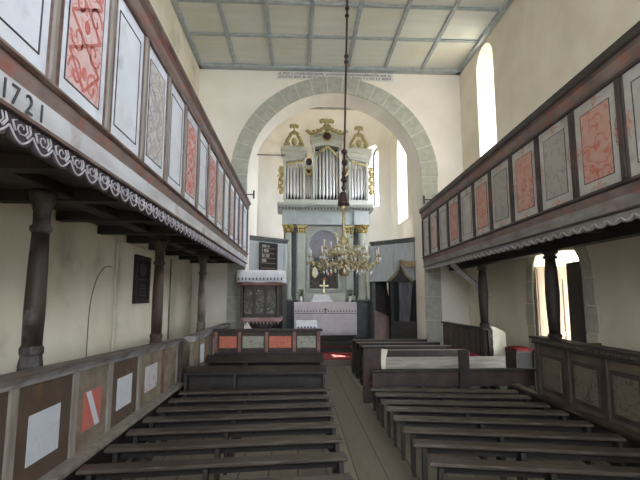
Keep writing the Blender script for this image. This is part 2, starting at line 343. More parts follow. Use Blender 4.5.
# chancel walls with the apse
CP = [(-1.55, 12.9), (-1.55, 16.8), (-0.2, 19.0), (2.2, 19.0), (3.55, 16.8), (3.55, 12.9)]
ZS = 8.0
names = ['wall_chancel_left', 'wall_apse_left', 'wall_apse_back', 'wall_apse_right', 'wall_chancel_right']
for i, nm in enumerate(names):
    a = Vector((*CP[i], 0)); b = Vector((*CP[i + 1], 0)); d = (b - a); Ln = d.length; d.normalize(); nrm = Vector((-d.y, d.x, 0))
    T = Matrix(((d.x, nrm.x, 0, a.x), (d.y, nrm.y, 0, a.y), (0, 0, 1, 0), (0, 0, 0, 1)))
    mb = MB(); mb.T = T; mb.box(-0.05 if i else 0, Ln + (0.05 if i < 4 else 0), 0, 0.6, -0.3, ZS + 1.6)
    w = mb.build(nm, ['plaster'] if i == 4 else ['plaster_white'], kind='structure')
    if i == 4:   # y from 16.8 down to 12.9
        carve(w, [cutter(arch_pts(1.15, 2.55, 4.4, 7.75), arch_pts(1.2, 2.5, 4.5, 7.65), (T, -0.05, 0.7))])
    if i == 3:
        # d runs from (2.2,19) to (3.55,16.8)
        carve(w, [cutter(arch_pts(1.02, 1.88, 5.45, 8.1), arch_pts(1.12, 1.78, 5.5, 8.0), (T, -0.05, 0.7))])
    if i == 2: carve(w, [cutter(arch_pts(0.6, 1.8, 3.6, 7.3), arch_pts(0.7, 1.7, 3.7, 7.2), (T, -0.05, 0.7))])
    W['T%d' % i] = T
# vault
vs = []; fs = []; outl = []
for i in range(len(CP) - 1):
    for k in range(8):
        t = k / 8; outl.append((CP[i][0] * (1 - t) + CP[i + 1][0] * t, CP[i][1] * (1 - t) + CP[i + 1][1] * t))
outl.append(CP[-1])
K = 14
for j in range(K + 1):
    a = PI / 2 * j / K
    for x, y in outl:
        q = (1.0, min(max(y, 12.9), 16.6)); c = math.cos(a)
        vs.append((q[0] + (x - q[0]) * c, q[1] + (y - q[1]) * c, ZS + 1.35 * math.sin(a)))
n = len(outl)
for j in range(K):
    for i in range(n - 1): fs.append((j * n + i, j * n + i + 1, (j + 1) * n + i + 1, (j + 1) * n + i))
mb = MB(); mb.add(vs, fs, 0, True)
mb.add([(x, y, z + 0.2) for x, y, z in [(-2.2, 12.9, 9.7), (4.2, 12.9, 9.7), (4.2, 19.7, 9.7), (-2.2, 19.7, 9.7)]], [(0, 1, 2, 3)])
vault = mb.build('ceiling', 'plaster_white', kind='structure')
mb = MB()
for r in (0.85, 0.68):
    mb.tube([(0.95 + r * math.cos(2 * PI * i / 32), 15.9 + r * 0.9 * math.sin(2 * PI * i / 32), 9.32 - 0.16 * (r * math.cos(2 * PI * i / 32)) ** 2 * 1.1) for i in range(33)], 0.025, 6)
for k in range(8):
    a = 2 * PI * k / 8; x = 0.55 * math.cos(a); mb.ball((0.95 + x, 15.9 + 0.45 * math.sin(a), 9.3 - 0.16 * x * x), 0.09, 1, 1, 0.4)
mb.ball((0.95, 15.9, 9.32), 0.14, 1, 1, 0.4)
mb.build('stucco_ring', 'plaster_white', vault)

# windows: frames and panes
def window(name, T, u0, u1, z0, z1, dep, arched=True):
    outer = arch_pts(u0, u1, z0, z1, 14) if arched else [(u0, z0), (u1, z0), (u1, z1), (u0, z1)]
    cx, cz = (u0 + u1) / 2, (z0 + z1) / 2
    fr = MB(); fr.T = T
    pts = [(p[0], dep, p[1]) for p in outer]; pts.append(pts[0])
    for a, b in zip(pts[:-1], pts[1:]): fr.bar(a, b, 0.05, 0.06, 0, (0, 1, 0))
    fr.box(cx - 0.015, cx + 0.015, dep - 0.02, dep + 0.02, z0, z1 - 0.01)
    nb_ = max(2, int((z1 - z0) / 0.6))
    for k in range(1, nb_):
        z = z0 + (z1 - z0) * k / nb_; r = (u1 - u0) / 2; zz = z - (z1 - r)
        hw = r if zz <= 0 else math.sqrt(max(r * r - zz * zz, 0.001))
        fr.box(cx - hw, cx + hw, dep - 0.012, dep + 0.012, z - 0.012, z + 0.012)
    o = fr.build(name, 'iron', kind='structure')
    gb = MB(); gb.T = T; gb.prism(outer, dep - 0.003, dep + 0.003, 'xz', 0); gb.build('pane', 'glass', o)
    return o
window('window_1', FX, 9.88, 10.78, 4.64, 8.04, XR + 0.6)
window('window_2', FX, -1.8, -0.7, 4.7, 7.9, XR + 0.6)  # unseen window behind the camera, added to brighten the nave
window('window_3', W['T4'], 1.27, 2.43, 4.5, 7.63, 0.45)
window('window_4', W['T3'], 1.1, 1.8, 5.48, 8.02, 0.45)
window('window_8', W['T2'], 0.65, 1.75, 3.65, 7.25, 0.45)  # unseen window behind the organ, added to brighten the chancel
for i, a in enumerate((-1.9, 1.8)): window('window_%d' % (5 + i), I4, a, a + 1.9, 3.4, 7.8, -4.5)  # two unseen west windows, added as soft fill light
d2 = thing('door', (1.0, -4.4, 0), None, None); d2.name = 'added_west_door'; d2['kind'] = 'structure'  # unseen west door, added to bring light low into the nave
for k, (xh, an) in enumerate(((0.1, -100), (1.9, -80))):
    mb = MB(); mb.T = Matrix.Translation((xh + (0.02 if k == 0 else -0.02), -4.84, 0)) @ Matrix.Rotation(math.radians(an), 4, 'Z')
    mb.box(0, 0.88, -0.025, 0.025, 0, 2.2); mb.box(0.1, 0.78, -0.04, 0.04, 0.2, 1.0); mb.box(0.1, 0.78, -0.04, 0.04, 1.2, 2.0); mb.build('door_leaf', 'dark', d2, bevel=0.006)
window('window_7', FX, 2.3, 3.4, 4.7, 7.9, XR + 0.6)  # another unseen window, added for more side light

# ------------------------------------------------------------------ door
st = MB()      # stone jambs and arch around the doorway
def dring(r0, r1, a0, a1, mi, dx):
    cy, cz = (DY0 + DY1) / 2, 2.93 - (DY1 - DY0) / 2
    n = 4; A = [(cy + r0 * math.cos(a0 + (a1 - a0) * i / n), cz + r0 * math.sin(a0 + (a1 - a0) * i / n)) for i in range(n + 1)]
    A += [(cy + r1 * math.cos(a1 - (a1 - a0) * i / n), cz + r1 * math.sin(a1 - (a1 - a0) * i / n)) for i in range(n + 1)]
    st.prism(A, XR - dx, XR + 0.02, 'yz', mi)
rd = (DY1 - DY0) / 2; zsp = 2.93 - rd
for k in range(9): dring(rd, rd + 0.24, PI * k / 9 + 0.01, PI * (k + 1) / 9 - 0.01, 0, 0.02)
for k in range(5):
    for ya, yb in ((DY0 - 0.26 - 0.05 * (k % 2), DY0), (DY1, DY1 + 0.26 + 0.05 * (k % 2))):
        st.box(XR - 0.02, XR + 0.02, ya, yb, k * zsp / 5 + 0.008, (k + 1) * zsp / 5 - 0.008, 0)
st.build('trim_2', ['stone'], kind='structure')
dr = thing('door', (XR, 7.8, 0), None, None); dr.name = 'door_1'; dr['kind'] = 'structure'
for k in list(dr.keys()):
    if k in ('label', 'category'): del dr[k]
def leaf(T, mf, mg, w):
    mb = MB(); mb.T = T
    mb.box(0, w, 0, 0.05, 0.02, 2.44, 0)
    for x in (0.03, w - 0.11): mb.box(x, x + 0.08, -0.015, 0, 0.05, 2.4, 0)
    for z in (0.06, 1.1, 2.29): mb.box(0.1, w - 0.1, -0.012, 0, z, z + 0.1, 0)
    for x in (w * 0.3, w * 0.66): mb.box(x, x + 0.025, -0.012, 0, 0.25, 2.2, 1)
    return mb.build('door_leaf', [mf, mg], dr, bevel=0.004)
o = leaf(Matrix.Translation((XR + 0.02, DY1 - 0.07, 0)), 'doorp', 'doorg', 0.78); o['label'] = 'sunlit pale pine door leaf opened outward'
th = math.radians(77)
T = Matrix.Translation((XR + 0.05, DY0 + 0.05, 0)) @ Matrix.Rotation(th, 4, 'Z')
o = leaf(T, 'black', 'black', 0.64); o['label'] = 'door leaf coloured black for its backlit shade'  # black colour paints in the shade of the backlit leaf
MB().box(XL - 30, XR + 60, -40, 60, -0.5, -0.32).build('ground', 'ground', kind='structure')
MB().box(XR + TH, XR + TH + 2.2, 5.6, 10.4, 3.1, 3.25).build('added_shade_roof', 'tan', kind='structure')  # unseen roof, added to shade the open door leaf
MB().box(XR + 0.0, XR + TH + 1.2, DY0 - 0.3, DY1 + 0.3, -0.32, -0.005).build('trim_3', 'stone', kind='structure')

# ------------------------------------------------------------------ galleries
def gal_frame(ox, oy, dirx, diry, side):
    """u along the nave, n toward the nave, v up"""
    L = math.hypot(dirx, diry); ux, uy = dirx / L, diry / L
    nx, ny = (uy, -ux) if side > 0 else (-uy, ux)
    return Matrix(((ux, nx, 0, ox), (uy, ny, 0, oy), (0, 0, 1, 0), (0, 0, 0, 1)))

def painted_panel(T, u0, u1, v0, v1, mb_mat, field, parent, mu=0.13, mv=0.14, label=None, flowers=None, name='panel', scrolls=None):
    mb = MB(); mb.T = T
    mb.box(u0, u1, -0.03, 0, v0, v1, 0)
    a0, a1, b0, b1 = u0 + mu, u1 - mu, v0 + mv, v1 - mv; t = 0.007
    if field: mb.box(a0, a1, 0, 0.004, b0, b1, 1)
    for q in ((a0 - t, a1 + t, b0 - t, b0), (a0 - t, a1 + t, b1, b1 + t), (a0 - t, a0, b0, b1), (a1, a1 + t, b0, b1)):
        mb.box(q[0], q[1], 0, 0.006, q[2], q[3], 2)
    if scrolls:
        cu_ = (a0 + a1) / 2; hw = (a1 - a0) / 2; H_ = b1 - b0
        def stroke(pts, w):
            for p, q in zip(pts[:-1], pts[1:]): mb.bar((p[0], 0.003, p[1]), (q[0], 0.003, q[1]), w, 0.008, 3, (0, 1, 0))
        for s_ in (-1, 1):
            for (zc_, r_, sg) in ((b0 + H_ * 0.10, hw * 0.55, 1), (b0 + H_ * 0.36, hw * 0.5, -1), (b0 + H_ * 0.62, hw * 0.55, 1), (b0 + H_ * 0.88, hw * 0.5, -1)):
                stroke([(cu_ + s_ * (hw * 0.48 + r_ * (1 - 0.8 * i / 16) * 0.8 * math.cos(i * 0.42)), zc_ + sg * r_ * (1 - 0.8 * i / 16) * 0.9 * math.sin(i * 0.42)) for i in range(17)], 0.017)
            stroke([(cu_, b0 + 0.02), (cu_ + s_ * hw * 0.9, b0 + H_ * 0.23), (cu_, b0 + H_ * 0.36), (cu_ + s_ * hw * 0.9, b0 + H_ * 0.5), (cu_, b0 + H_ * 0.64), (cu_ + s_ * hw * 0.85, b0 + H_ * 0.77), (cu_, b0 + H_ - 0.02)], 0.022)
        for f_ in (0.15, 0.5, 0.84):
            pts = [(cu_ + 0.035 * math.cos(2 * PI * j / 9), b0 + H_ * f_ + 0.045 * math.sin(2 * PI * j / 9)) for j in range(9)]; mb.prism(pts, 0, 0.007, 'xz', 3)
    if flowers:
        for (fu, fv) in ((u0 + mu * 0.45, (v0 + v1) / 2), (u1 - mu * 0.45, (v0 + v1) / 2), ((u0 + u1) / 2, v1 - mv * 0.45), ((u0 + u1) / 2, v0 + mv * 0.45)):
            for k in range(5):
                a = 2 * PI * k / 5 + fu * 7; pu, pv = fu + 0.028 * math.cos(a), fv + 0.034 * math.sin(a)
                pts = [(pu + 0.016 * math.cos(2 * PI * j / 7), pv + 0.018 * math.sin(2 * PI * j / 7)) for j in range(7)]
                mb.prism(pts, 0, 0.004, 'xz', 3)
            for sgn in (-1, 1):
                if abs(fv - (v0 + v1) / 2) < 0.01: pth = [(fu + 0.012 * math.sin(j * 1.3), fv + sgn * (0.05 + 0.022 * j)) for j in range(5)]
                else: pth = [(fu + sgn * (0.05 + 0.022 * j), fv + 0.012 * math.sin(j * 1.3)) for j in range(5)]
                for p, q in zip(pth[:-1], pth[1:]): mb.bar((p[0], 0.001, p[1]), (q[0], 0.001, q[1]), 0.006, 0.009, 3, (0, 1, 0))
    o = mb.build(name, [mb_mat, field or mb_mat, 'line', scrolls or flowers or 'line'], parent)
    if label: o['label'] = label
    return o

def tooth(u, w, v1, v0, style):
    """one scallop outline"""
    h = v1 - v0
    pts = [(u, v1), (u, v0 + h * 0.5)]
    for k in range(1, 8):
        a = PI * k / 8; pts.append((u + w / 2 - w / 2 * math.cos(a) * 0.96, v0 + h * 0.5 - h * 0.5 * math.sin(a) ** (0.6)))
    pts += [(u + w, v0 + h * 0.5), (u + w, v1)]
    return pts

def gallery(side, T, label, u_posts, kinds, z, mats, wallx, cols):
    """z: dict of levels"""
    t = thing('gallery', T @ Vector((0, 0, z['v0'])), label, 'gallery')
    t.location = (T @ Vector((u_posts[-1], 0, 0))).to_tuple()[:2] + (z['v0'],); W[t] = Matrix.Translation(t.location)
    ua, ub = u_posts[0], u_posts[-1]
    for i in range(len(u_posts) - 1):
        kd = kinds[i]; a, b = u_posts[i] + 0.055, u_posts[i + 1] - 0.055
        field = {'w': None, 'r': mats['red'], 'g': mats['grey'], 'p': 'pinkscr', 'f': None}[kd]
        lb = {'w': 'plain whitish panel with thin dark outline', 'r': 'white panel with red painted scrollwork field', 'g': 'panel with grey painted scrollwork field',
              'p': 'panel with faded pink field', 'f': 'whitish panel edged with red flowers'}[kd]
        painted_panel(T, a - 0.02, b + 0.02, z['p0'] - 0.01, z['p1'] + 0.01, mats['panel'], field, t, mats['mu'], mats['mv'], lb,
                      flowers=mats['flower'] if kd in mats['fl'] else None, scrolls={'r': 'redink', 'g': 'greyink'}.get(kd) if side > 0 else None)
    for i, u in enumerate(u_posts):
        mb = MB(); mb.T = T; mb.box(u - 0.055, u + 0.055, -0.05, 0.018, z['p0'], z['p1'], 0)
        if side > 0: mb.box(u - 0.058, u - 0.012, 0.016, 0.034, z['p0'] + 0.01, z['p1'] - 0.01, 1)
        else: mb.box(u - 0.03, u + 0.03, 0.018, 0.032, z['p0'] + 0.03, z['p1'] - 0.03, 1)
        mb.build('post', [mats['post'], mats['post2']], t, bevel=0.004)
    mb = MB(); mb.T = T      # base rail
    mb.prism([(-0.06, z['p0'] - 0.05), (0.05, z['p0'] - 0.05), (0.06, z['p0'] - 0.02), (0.02, z['p0'] + 0.02), (-0.06, z['p0'] + 0.02)], ua, ub, 'yz', 0)
    sw = Matrix(((0, 1, 0, 0), (1, 0, 0, 0), (0, 0, 1, 0), (0, 0, 0, 1)))
    def along(pts, mi=0, a=ua, b=ub):
        m = MB(); m.T = T
        m.T = T @ Matrix(((1, 0, 0, 0), (0, 1, 0, 0), (0, 0, 1, 0), (0, 0, 0, 1)))
        n = len(pts)
        m.add([(a, p[0], p[1]) for p in pts] + [(b, p[0], p[1]) for p in pts],
              [tuple(range(n)), tuple(range(2 * n - 1, n - 1, -1))] + [(i, i + n, (i + 1) % n + n, (i + 1) % n) for i in range(n)], mi)
        return m
    hh = 0.055 if side > 0 else 0.11
    p0, p1, c1, f0, v0 = z['p0'], z['p1'], z['c1'], z['f0'], z['v0']
    along([(-0.06, p0 - 0.04), (0.04, p0 - 0.04), (0.055, p0 - 0.025), (0.03, p0 + 0.01), (-0.06, p0 + 0.01)]).build('base_rail', mats['rail'], t)
    along([(-0.06, p0 - 0.13), (0.02, p0 - 0.13), (0.028, p0 - 0.08), (0.03, p0 - 0.04), (-0.06, p0 - 0.04)]).build('base_moulding', 'redrail', t)
    along([(-0.05, f0), (0.012, f0), (0.02, p0 - 0.13), (-0.05, p0 - 0.13)]).build('fascia_board', mats['fascia'], t)
    along([(-0.05, f0 - 0.012), (0.03, f0 - 0.012), (0.03, f0 + 0.008), (-0.05, f0 + 0.008)]).build('fascia_edge', mats['rail'], t)
    along([(-0.05, p1), (0.028, p1), (0.034, p1 + 0.03), (-0.05, p1 + 0.03)]).build('top_rail', mats['rail'], t)
    along([(-0.06, p1 + 0.03), (0.03, p1 + 0.03), (0.045, p1 + 0.06), (0.05, c1 - hh - 0.025), (0.075, c1 - hh), (-0.06, c1 - hh)]).build('top_moulding', 'redrail', t)
    along([(-0.12, c1 - hh), (0.078, c1 - hh), (0.095, c1 - hh + 0.025), (0.095, c1), (-0.12, c1)]).build('handrail', mats['hand'], t)
    # scalloped valance, one mesh: a pattern cut along one board
    mb = MB(); mb.T = T; w = mats['tooth']; n = int((ub - ua) / w)
    for k in range(n):
        u = ua + k * w
        mb.prism(tooth(u, w, f0, v0, 0), -0.012, 0.006, 'xz', 0)
    mb.build('valance', [mats['val']], t)
    mb = MB(); mb.T = T
    for k in range(n):
        u = ua + k * w; h = f0 - v0; cx = u + w / 2
        if side > 0:
            dist = u
            pts = [(cx - w * 0.5 + w * i / 10, 0.009, v0 + h * 0.5 - h * 0.42 * math.sin(PI * i / 10)) for i in range(11)]
            mb.tube(pts, 0.0055, 5)
            pts = [(cx + (0.015 + 0.010 * i * 0.5) * math.cos(i * 0.9), 0.009, v0 + h * 0.58 + (0.012 + 0.007 * i * 0.5) * math.sin(i * 0.9)) for i in range(9)]
            mb.tube(pts, 0.0048, 5)
            mb.tube([(cx + 0.045, 0.009, v0 + h * 0.35), (cx + 0.075, 0.009, v0 + h * 0.6), (cx + 0.06, 0.009, v0 + h * 0.85)], [0.009, 0.007, 0.004], 5)
            mb.tube([(cx - 0.05, 0.009, v0 + h * 0.4), (cx - 0.075, 0.009, v0 + h * 0.7), (cx - 0.04, 0.009, v0 + h * 0.8)], [0.008, 0.006, 0.004], 5)
        else:
            pts = [(cx - w * 0.42 + w * 0.84 * i / 8, 0.009, v0 + h * 0.5 - h * 0.36 * math.sin(PI * i / 8)) for i in range(9)]
            mb.tube(pts, 0.007, 5)
    mb.build('valance_scrollwork', 'valwhite', t, kind='stuff')
    # deck, boards and beams
    dw = abs(wallx)      # n distance back to the wall
    mb = MB(); mb.T = T; mb.box(ua, ub, -dw, -0.05, f0 + 0.1, f0 + 0.16, 0); mb.build('deck', 'dark' if side > 0 else 'whiteboard', t)  # right deck coloured pale for light bounced up from the door
    mb = MB(); mb.T = T; mb.box(ua, ub, -0.2, -0.05, f0 - 0.05, f0 + 0.1, 0); mb.build('edge_beam', 'dark', t)
    bn = cols['n']
    mb = MB(); mb.T = T; mb.box(ua, ub, bn - 0.09, bn + 0.09, cols['z'], cols['z'] + 0.17, 0); mb.build('column_beam', 'dark', t, bevel=0.01)
    u = ub - 0.25; 
    while u > ua:
        mb = MB(); mb.T = T; mb.box(u - 0.07, u + 0.07, -dw, -0.05, f0 - 0.01, f0 + 0.12, 0); mb.build('joist', 'dark', t); u -= 1.07 if side > 0 else 2.1
    return t

TL = gal_frame(-1.37, 0, 0, 1, +1)
posts = [2.42 + 0.71 * k for k in range(-5, 14)]; posts[-1] = 11.95
kl = ['w', 'r', 'w', 'g', 'w', 'r', 'w', 'g', 'w', 'r', 'w', 'r', 'p', 'w', 'p', 'w', 'p', 'w']
GL = gallery(1, TL, 'left wooden gallery with blue-white and red painted panels above a scalloped valance', posts, kl,
    dict(p0=3.0, p1=4.14, c1=4.345, f0=2.73, v0=2.585),
    dict(panel='white', red='redscr', grey='greyscr', post='brown', post2='pewstile', rail='brown', fascia='fasc', val='valdark', hand='brown', tooth=0.19, mu=0.10, mv=0.13, flower='line', fl=''),
    1.40, dict(n=-0.78, z=2.74))
# painted year on the fascia
def text_part(body, size, loc, rot, matname, parent, name='lettering', ext=0.002):
    cu = bpy.data.curves.new('txt', 'FONT'); cu.body = body; cu.size = size; cu.extrude = ext
    ob = bpy.data.objects.new('txt', cu); COL.objects.link(ob)
    dg = bpy.context.evaluated_depsgraph_get(); me = bpy.data.meshes.new_from_object(ob.evaluated_get(dg))
    bpy.data.objects.remove(ob, do_unlink=True)
    Tm = Matrix.Translation(loc) @ rot
    inv = W[parent].inverted() if parent else I4
    me.transform(inv @ Tm); me.materials.clear(); me.materials.append(M[matname])
    o = bpy.data.objects.new(name, me); COL.objects.link(o)
    if parent: o.parent = parent; W[o] = W[parent]
    return o
RXL = Matrix.Rotation(PI / 2, 4, 'Z') @ Matrix.Rotation(PI / 2, 4, 'X')      # reads along +Y, faces +X
for ch, y in (('1', 1.99), ('7', 2.07), ('2', 2.18), ('1', 2.29)):
    text_part(ch, 0.14, (-1.347, y, 2.755), RXL, 'line', GL)

TR = gal_frame(3.05, 4.0, 0.34, 8.0, -1)
posts = [-0.07 + 0.81 * k for k in range(-6, 11)]; posts[-1] = 7.97
kr = ['w', 'g', 'r', 'w', 'g', 'f', 'r', 'g', 'r', 'g', 'r', 'w', 'r', 'w', 'p', 'w']
GR = gallery(-1, TR, 'right wooden gallery with dark posts, orange-red and grey panels', posts, kr,
    dict(p0=2.92, p1=3.93, c1=4.22, f0=2.66, v0=2.54),
    dict(panel='whiteg', red='redscr2', grey='greyscr2', post='brownd', post2='brownd', rail='brownd', fascia='fascR', val='fascR', hand='capd', tooth=0.2, mu=0.13, mv=0.14, flower='redscr2', fl='frg'),
    1.62, dict(n=-0.76, z=2.55))
# knee brace under the far end of the right gallery
mb = MB(); mb.T = TR; mb.bar((6.0, -1.0, 1.85), (6.6, -0.35, 2.62), 0.12, 0.1); mb.build('knee_brace', 'fasc', GR)

# ------------------------------------------------------------------ columns
def column(x, y, zt, r, m, label, group, z0=0.0, style=0):
    t = thing('gallery_column', (x, y, z0), label, 'column', group)
    H = zt - z0
    if style == 0:
        hb_ = 1.46 if y < 5 else 1.3
        base = [(r * 1.3, 0), (r * 1.3, 0.5), (r * 1.28, hb_ - 0.16), (r * 1.12, hb_ - 0.08), (r * 1.25, hb_ - 0.06), (r * 1.25, hb_ - 0.02), (r * 1.08, hb_)]
        MB().lathe(base, (x, y, z0), 8, sm=False, ph=PI / 8).build('base', m, t)
        k = H - hb_
        shaft = [(r * 1.05, 0), (r * 1.12, k * 0.2), (r * 1.05, k * 0.5), (r * 0.92, k * 0.72)]
        MB().lathe(shaft, (x, y, z0 + hb_), 20).build('shaft', m, t)
        zc = hb_ + k * 0.72; q = H - zc
        cap = [(r * 0.92, 0), (r * 1.2, 0.02), (r * 1.2, 0.05), (r * 0.9, 0.07), (r * 0.95, q * 0.5), (r * 1.3, q * 0.75), (r * 1.5, q * 0.85), (r * 1.5, q)]
        MB().lathe(cap, (x, y, z0 + zc), 16).build('capital', m, t)
    else:
        MB().lathe([(r * 1.3, 0), (r * 1.3, 1.1), (r * 1.35, 1.12), (r * 1.35, 1.2), (r * 0.95, 1.24), (r * 1.2, 1.28), (r * 0.9, 1.32)], (x, y, z0), 16).build('base', m, t)
        k = H - 1.32
        k *= 1.06
        MB().lathe([(r * 0.88, 0), (r * 1.05, k * 0.25), (r * 1.15, k * 0.45), (r * 1.02, k * 0.7), (r * 0.8, k * 0.84)], (x, y, z0 + 1.32), 20).build('shaft', m, t)
        zc = 1.32 + k * 0.84; q = H - zc
        MB().lathe([(r * 0.8, 0), (r * 1.15, 0.015), (r * 1.15, 0.04), (r * 0.85, 0.06), (r * 1.3, q * 0.7), (r * 1.35, q)], (x, y, z0 + zc), 16).build('capital', m, t)
    return t
column(-2.15, 3.83, 2.74, 0.071, 'darkz', 'thick dark wooden column nearest the camera under left gallery', 'columns under the left gallery')
column(-2.15, 7.08, 2.74, 0.074, 'redcol', 'reddish-brown wooden column right of the wall plaque under left gallery', 'columns under the left gallery')
column(-2.12, 10.14, 2.74, 0.078, 'palecol', 'worn pale wooden column at far end of left gallery', 'columns under the left gallery')
column(3.81, 6.62, 2.55, 0.088, 'dark', 'dark baluster column in front of the open doorway', 'columns under the right gallery', style=1)
column(3.95, 9.5, 2.55, 0.088, 'dark', 'dark column at far end of right gallery beside side pew', 'columns under the right gallery', style=1)

# ------------------------------------------------------------------ pew fronts along the walls
lp = thing('panelled_parapet', (-2.0, 5.0, 0), 'long panelled pew front along left wall with painted lozenges and whitish cap', 'pew front')
TP = gal_frame(-2.0, 0, 0, 1, +1)
edges = [1.7, 2.55, 3.38, 4.28, 5.05, 5.94, 6.96, 7.75]
def capz(y): return 1.33 - 0.034 * (y - 3.0)
styles = [('pewg', 'lozw'), ('pewb', 'lozw'), ('pewb', 'lozw'), ('pewg', 'lozr'), ('pewb', 'lozw'), ('pewg', 'lozp'), ('pewg', None)]
pl = ['grey board with white square', 'brown board with white square', 'stained brown board with big white square', 'grey-brown board with red square crossed by pale band',
      'dark brown board with white square', 'grey board with pinkish white square', 'plain grey board']
for i in range(len(edges) - 1):
    a, b = edges[i], edges[i + 1]; ym = (a + b) / 2; zt = capz(ym) - 0.1
    mb = MB(); mb.T = TP; mb.box(a, b, -0.03, 0, 0.0, zt, 0)
    if styles[i][1]:
        u0, u1 = a + 0.24 * (b - a), b - 0.26 * (b - a); v0, v1 = 0.60, 0.99 - 0.012 * i
        mb.box(u0, u1, 0, 0.005, v0, v1, 1)
        if styles[i][1] == 'lozr':
            mb.prism([(u0 + 0.04, v1), (u0 + 0.14, v1), (u1 - 0.02, v0), (u1 - 0.12, v0)], 0.005, 0.008, 'xz', 2)
    o = mb.build('panel', [styles[i][0], styles[i][1] or 'pewg', 'lozw'], lp); o['label'] = pl[i]
for i, u in enumerate(edges):
    m = 'pewstile' if i % 2 == 0 or i == 3 else 'pewstile'
    if i in (5,): m = 'pewstile'
    if i == 6: m = 'pewred'
    mb = MB(); mb.T = TP; mb.box(u - 0.05, u + 0.05, -0.04, 0.018, 0, capz(u) - 0.09); mb.build('stile', m, lp, bevel=0.004)
def slanted(pts, y0, y1, x, zf, mname, name, parent):
    mb = MB(); n = len(pts)
    mb.add([(x + p[0], y0, zf(y0) + p[1]) for p in pts] + [(x + p[0], y1, zf(y1) + p[1]) for p in pts],
           [tuple(range(n)), tuple(range(2 * n - 1, n - 1, -1))] + [(i, i + n, (i + 1) % n + n, (i + 1) % n) for i in range(n)])
    return mb.build(name, mname, parent)
slanted([(-0.035, -0.11), (0.02, -0.11), (0.03, -0.08), (0.055, -0.05), (0.07, -0.03), (-0.035, -0.03)], 1.7, 7.75, -2.0, capz, 'capw', 'cap_moulding', lp)
slanted([(-0.035, -0.03), (0.085, -0.03), (0.09, 0.0), (-0.035, 0.0)], 1.7, 7.75, -2.0, capz, 'cap', 'cap_board', lp)
slanted([(-0.02, 0.41), (0.14, 0.41), (0.14, 0.45), (-0.02, 0.45)], 1.7, 7.75, -2.0, lambda y: 0.0, 'pewstile', 'ledge', lp)
slanted([(0.03, 0.0), (0.06, 0.0), (0.06, 0.41), (0.03, 0.41)], 1.7, 7.75, -2.0, lambda y: 0.0, 'dark', 'kick_board', lp)
mb = MB(); mb.box(-2.08, -1.92, 7.75, 7.83, 0, 1.12); mb.build('end_post', 'brownd', lp, bevel=0.006)

lp2 = thing('panelled_parapet', (-1.78, 9.8, 0), 'further panelled pew front on left leading to the pulpit', 'pew front')
for i, (a, b) in enumerate(((7.9, 8.4), (8.4, 8.95), (8.95, 9.6), (9.6, 10.3), (10.3, 11.1), (11.1, 11.7))):
    mb = MB(); mb.box(-1.81, -1.78, a, b, 0, 1.1, 0)
    if i % 2 == 1: mb.box(-1.78, -1.775, a + 0.12, b - 0.12, 0.65, 0.98, 1)
    mb.build('panel', ['pewg', 'lozw'], lp2)
for u in (7.9, 8.4, 8.95, 9.6, 10.3, 11.1, 11.7):
    MB().box(-1.82, -1.765, u - 0.04, u + 0.04, 0, 1.1).build('stile', 'pewred' if u > 8 else 'pewg', lp2, bevel=0.004)
slanted([(-0.06, -0.09), (0.03, -0.09), (0.06, -0.02), (0.07, 0.0), (-0.13, 0.0), (-0.13, -0.03)], 7.85, 11.75, -1.78, lambda y: 1.19, 'capw', 'cap_rail', lp2)

rp = thing('panelled_parapet', (3.45, 5, 0), 'dark panelled pew front along right wall with beaded cap rail', 'pew front')
TRp = gal_frame(3.45, 0, 0.02, 1, -1)
ed = [2.0, 2.9, 3.7, 4.52, 5.18, 5.94, 6.72]
for i in range(len(ed) - 1):
    a, b = ed[i], ed[i + 1]
    mb = MB(); mb.T = TRp; mb.box(a, b, -0.03, 0, 0, 1.16, 0)
    w = (b - a)
    mb.box(a + 0.14 * w, b - 0.14 * w, 0, 0.012, 0.5, 1.04, 2); mb.box(a + 0.2 * w, b - 0.2 * w, 0.012, 0.02, 0.56, 0.98, 1)
    mb.build('panel', ['pewR', 'pewRin', 'brownd'], rp, bevel=0.003)
for u in ed:
    mb = MB(); mb.T = TRp; mb.box(u - 0.045, u + 0.045, -0.04, 0.025, 0, 1.18); mb.build('stile', 'brownd', rp, bevel=0.004)
mb = MB(); mb.T = TRp
mb.box(2.0, 6.84, -0.16, 0.07, 1.235, 1.265); mb.box(2.0, 6.80, -0.04, 0.05, 1.16, 1.20); mb.box(2.0, 6.82, -0.04, 0.03, 1.2, 1.235)
mb.build('cap_rail', 'capd', rp, bevel=0.005)
mb = MB(); mb.T = TRp; u = 2.03
while u < 6.75: mb.box(u, u + 0.03, 0.03, 0.058, 1.2, 1.232); u += 0.06
mb.box(2.0, 6.78, 0.025, 0.035, 1.2, 1.232)
mb.build('bead_moulding', 'pewR', rp)
mb = MB(); mb.T = TRp; mb.box(2.0, 7.4, 0, 0.13, 0.41, 0.45); mb.build('ledge', 'bench_y', rp)
mb = MB(); mb.T = TRp; mb.box(2.0, 7.4, 0.03, 0.06, 0, 0.41); mb.build('kick_board', 'dark', rp)
mb = MB(); mb.T = TRp; mb.box(6.74, 6.78, -1.1, -0.0, 0, 1.16); mb.build('return_panel', 'pewR', rp)

